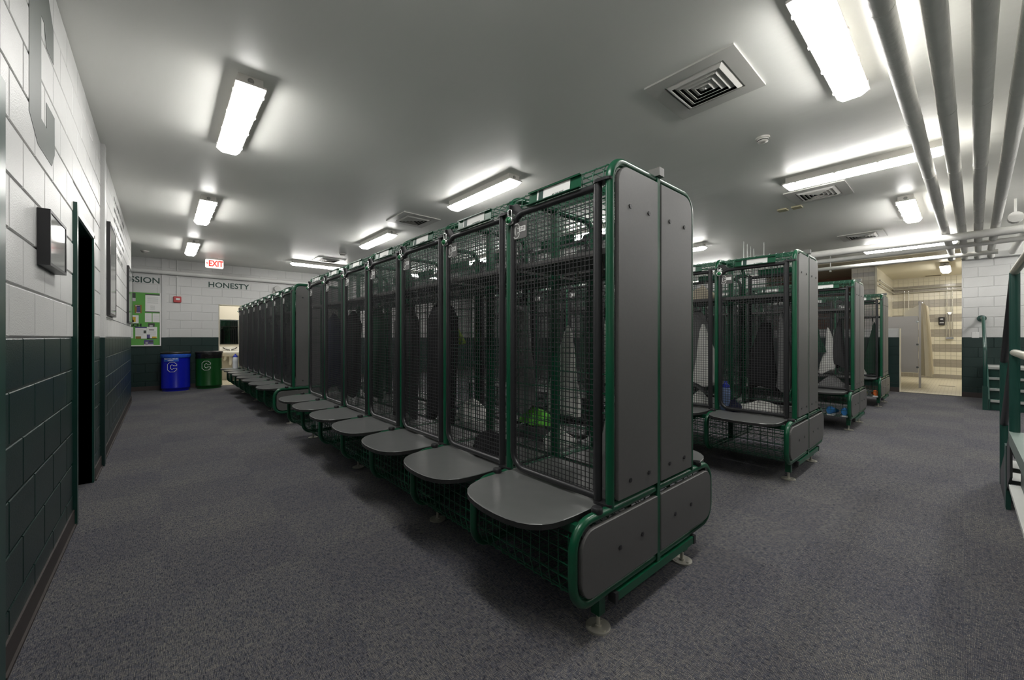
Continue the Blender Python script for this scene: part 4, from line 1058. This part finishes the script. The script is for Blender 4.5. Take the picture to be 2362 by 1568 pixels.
# seen through the first doors of the picture-wall row
cloth('hang', 'white', (2.00, 1.74, 1.30), (0.24, 0.12, 0.56), 'white towel hanging in the second back-to-back locker of the first row', 1)
cloth('hang', 'black', (2.10, 1.90, 1.29), (0.16, 0.08, 0.42), 'black shirt hanging beside the white towel in the first row', 2)
cloth('heap', 'neon green', (2.06, 2.06, 0.600), (0.26, 0.20, 0.085), 'neon green shirt on a pile in the second back-to-back locker', 3)
cloth('heap', 'charcoal', (2.05, 2.04, ZS), (0.36, 0.26, 0.10), 'charcoal clothes under the neon green shirt', 4)
cloth('heap', 'white', (2.00, 1.80, ZS), (0.22, 0.22, 0.10), 'crumpled white shirt on the floor of the second back-to-back locker', 5)
cloth('heap', 'white', (2.02, 1.36, ZS), (0.30, 0.22, 0.06), 'flat white cloth in the back-to-back locker behind the end panels', 6)
cloth('heap', 'grey', (1.66, 1.14, ZS), (0.16, 0.22, 0.34), 'grey bag leaning on the end panels inside locker 229', 7)
cloth('hang', 'grey', (1.98, 2.14, HK), (0.20, 0.13, 0.80), 'grey jacket hanging in the second back-to-back locker', 8, shoulders=True)
cloth('hang', 'lime', (2.0, 3.03, 1.36), (0.14, 0.10, 0.20), 'lime shirt hanging in the fourth back-to-back locker', 9)
cloth('hang', 'lime', (2.02, 3.36, 1.00), (0.12, 0.10, 0.22), 'lime shorts hanging low in the fourth back-to-back locker', 10)
cloth('heap', 'white', (2.03, 2.82, ZS), (0.34, 0.26, 0.14), 'white clothes heap in the third back-to-back locker', 11)
cloth('heap', 'blue', (2.05, 3.38, ZS), (0.18, 0.18, 0.08), 'small blue cloth in the fourth back-to-back locker', 12)
cloth('hang', 'black', (1.60, 2.62, HK), (0.34, 0.16, 0.90), 'black jacket hanging inside the third locker from the end panels, picture-wall row', 13, shoulders=True)
cloth('hang', 'charcoal', (1.60, 3.22, HK), (0.34, 0.16, 0.95), 'charcoal jacket inside the fourth locker from the end panels, picture-wall row', 14, shoulders=True)
cloth('hang', 'green', (1.60, 3.86, HK), (0.32, 0.16, 0.85), 'dark green jacket inside the fifth locker from the end panels, picture-wall row', 15, shoulders=True)
cloth('hang', 'white', (2.0, 4.10, 1.30), (0.20, 0.12, 0.55), 'white towel hanging in the fifth back-to-back locker', 16)
cloth('hang', 'black', (1.60, 4.50, HK), (0.34, 0.16, 0.90), 'black jacket inside the sixth locker from the end panels, picture-wall row', 17, shoulders=True)
cloth('hang', 'navy', (1.60, 5.14, HK), (0.34, 0.16, 0.90), 'navy jacket inside the seventh locker from the end panels, picture-wall row', 18, shoulders=True)
cloth('heap', 'black', (1.56, 1.96, ZS), (0.30, 0.22, 0.10), 'black clothes heap on the floor of locker 228', 19)
cloth('heap', 'beige', (1.99, 2.45, 1.605), (0.30, 0.20, 0.12), 'beige cap and bag on the shelf of the third back-to-back locker', 20)
for k in range(8):
    cloth('hang', ('black', 'charcoal', 'navy', 'black', 'green', 'black', 'charcoal', 'black')[k], (1.60, YN[0]+GAP+0.3+k*P, HK), (0.34, 0.16, 0.9),
          '%s jacket hanging in the %s locker past the gap, picture-wall row' % (('black', 'charcoal', 'navy', 'black', 'green', 'black', 'charcoal', 'black')[k], ORD[k]), 40+k, shoulders=True)
# second row
cloth('hang', 'white', (4.30, 1.80, 1.36), (0.26, 0.14, 0.62), 'white towel hanging in the second locker of the second row', 60)
cloth('hang', 'grey', (4.36, 1.92, HK), (0.22, 0.12, 0.85), 'grey jacket behind the white towel in the second row', 61, shoulders=True)
cloth('heap', 'beige', (4.28, 1.83, 1.605), (0.34, 0.22, 0.13), 'beige bag on the shelf of the second locker, second row', 62)
cloth('heap', 'white', (4.26, 1.29, ZS), (0.40, 0.28, 0.085), 'white cloth pile on the floor of the end locker, second row', 63)
cloth('heap', 'navy', (4.17, 1.47, ZS), (0.14, 0.14, 0.09), 'navy cloth beside the white pile in the second row', 64)
cloth('hang', 'black', (4.38, 1.28, 1.36), (0.26, 0.14, 0.62), 'black jacket hanging in the end locker, second row', 65, top=0.8, folds=4)
cloth('hang', 'grey', (4.28, 1.09, 1.48), (0.13, 0.14, 0.72), 'grey sweatshirt hanging by the end panels, second row', 66)
cloth('heap', 'white', (4.22, 1.83, ZS), (0.24, 0.22, 0.12), 'white cloth on the floor of the second locker, second row', 67)
cloth('heap', 'black', (4.26, 2.06, ZS), (0.20, 0.22, 0.20), 'black bag on the floor of the second locker, second row', 68)
# third row
cloth('hang', 'white', (7.08, 1.27, 1.36), (0.17, 0.16, 0.62), 'white jersey hanging in the end locker, third row', 70, folds=3)
cloth('hang', 'green', (7.00, 1.37, 1.36), (0.14, 0.12, 0.34), 'dark green sleeve of a jacket beside the white jersey', 71)
cloth('hang', 'charcoal', (7.08, 1.14, 1.48), (0.16, 0.14, 0.66), 'charcoal shiny jacket beside the white jersey in the third row', 72)
cloth('heap', 'grey', (7.00, 1.21, ZS), (0.34, 0.26, 0.14), 'grey clothes pile on the floor of the end locker, third row', 73)
# fourth row
cloth('hang', 'green', (9.75, 1.10, 1.50), (0.24, 0.16, 0.98), 'dark green jacket hanging in the end locker, fourth row', 80, top=0.1)
cloth('heap', 'white', (9.62, 1.27, ZS), (0.20, 0.20, 0.16), 'white cloth pile in the end locker, fourth row', 81)
for k in range(2, 6):
    cloth('hang', ('black', 'white', 'charcoal', 'grey')[k-2], (4.30, YN[1]+k*P+0.3, HK), (0.32, 0.15, 0.85), '%s jacket hanging in the %s locker of the second row' % (('black', 'white', 'charcoal', 'grey')[k-2], ORD[k]), 90+k, shoulders=True)
# shoes in the lower baskets
def shoe(x, y, z, rz, m, label, accent):
    t = thing('sports_shoe', label, 'shoe', (x, y, z), rz, 'shoes in the wire baskets')
    g = G(); vs = []; n = 16; prof = [(-0.14, 0.030, 0.085), (-0.12, 0.038, 0.10), (-0.06, 0.036, 0.095), (0.0, 0.038, 0.075), (0.07, 0.045, 0.055), (0.12, 0.040, 0.045), (0.145, 0.022, 0.035)]
    for (px, w, h) in prof:
        for q in range(n):
            a = 2*PI*q/n; vs.append((px, w*math.cos(a), 0.018+max(0, h*0.5*(1+math.sin(a)))))
    g.add(vs, [(r*n+q, r*n+(q+1) % n, (r+1)*n+(q+1) % n, (r+1)*n+q) for r in range(len(prof)-1) for q in range(n)], True)
    g.add(vs[:n], [tuple(range(n))]); g.add(vs[-n:], [tuple(range(n))])
    part('upper', g, m, t)
    out = [(p[0], p[1]) for p in prof]; poly = [(a, b+0.004) for a, b in out]+[(a, -b-0.004) for a, b in reversed(out)]
    part('sole', G().prism(poly, 'z', 0.0, 0.022), M_PAPER, t)
    part('laces', G().box(0.0, 0.06, -0.02, 0.02, 0.078, 0.086).box(0.01, 0.02, -0.03, 0.03, 0.080, 0.088).box(0.035, 0.045, -0.03, 0.03, 0.074, 0.082), accent, t)
shoe(6.80, 1.04, 0.185, 0.1, FABRIC['light blue'], 'bright blue sports shoe next to the end panels, third row basket', M_PAPER)
shoe(6.80, 1.17, 0.185, -0.1, FABRIC['light blue'], 'bright blue sports shoe farther from the end panels, third row basket', M_PAPER)
shoe(9.46, 1.04, 0.185, 0.2, FABRIC['orange'], 'orange and white sports shoe in the fourth row basket', M_PAPER)
shoe(9.46, 1.20, 0.185, -0.1, FABRIC['lime'], 'lime sports shoe beside the orange one, fourth row basket', M_PAPER)
def bottle(x, y, z, label, body, cap, s=1.0):
    t = thing('water_bottle', label, 'bottle', (x, y, z), 0, 'water bottles')
    part('bottle_body', G().lathe([(0.034*s, 0.0), (0.036*s, 0.01*s), (0.036*s, 0.06*s), (0.033*s, 0.08*s), (0.036*s, 0.10*s), (0.036*s, 0.15*s), (0.022*s, 0.175*s)], 18), body, t)
    part('bottle_cap', G().lathe([(0.028*s, 0.168*s), (0.028*s, 0.188*s), (0.012*s, 0.196*s), (0.010*s, 0.215*s)], 16), cap, t)
bottle(1.28, YN[0]+GAP+7.35*P, ZS, 'white sports bottle with blue cap on the last bench seat past the gap', mat('milky_plastic', (0.7, 0.72, 0.75), 0.3), mat('blue_cap', (0.02, 0.05, 0.5), 0.35), 1.55)
bottle(4.18, 1.555, ZS, 'clear blue drink bottle standing in the end locker, second row', mat('pale_blue_plastic', (0.25, 0.35, 0.6), 0.2), mat('blue_cap', (0.02, 0.05, 0.5), 0.35), 1.3)
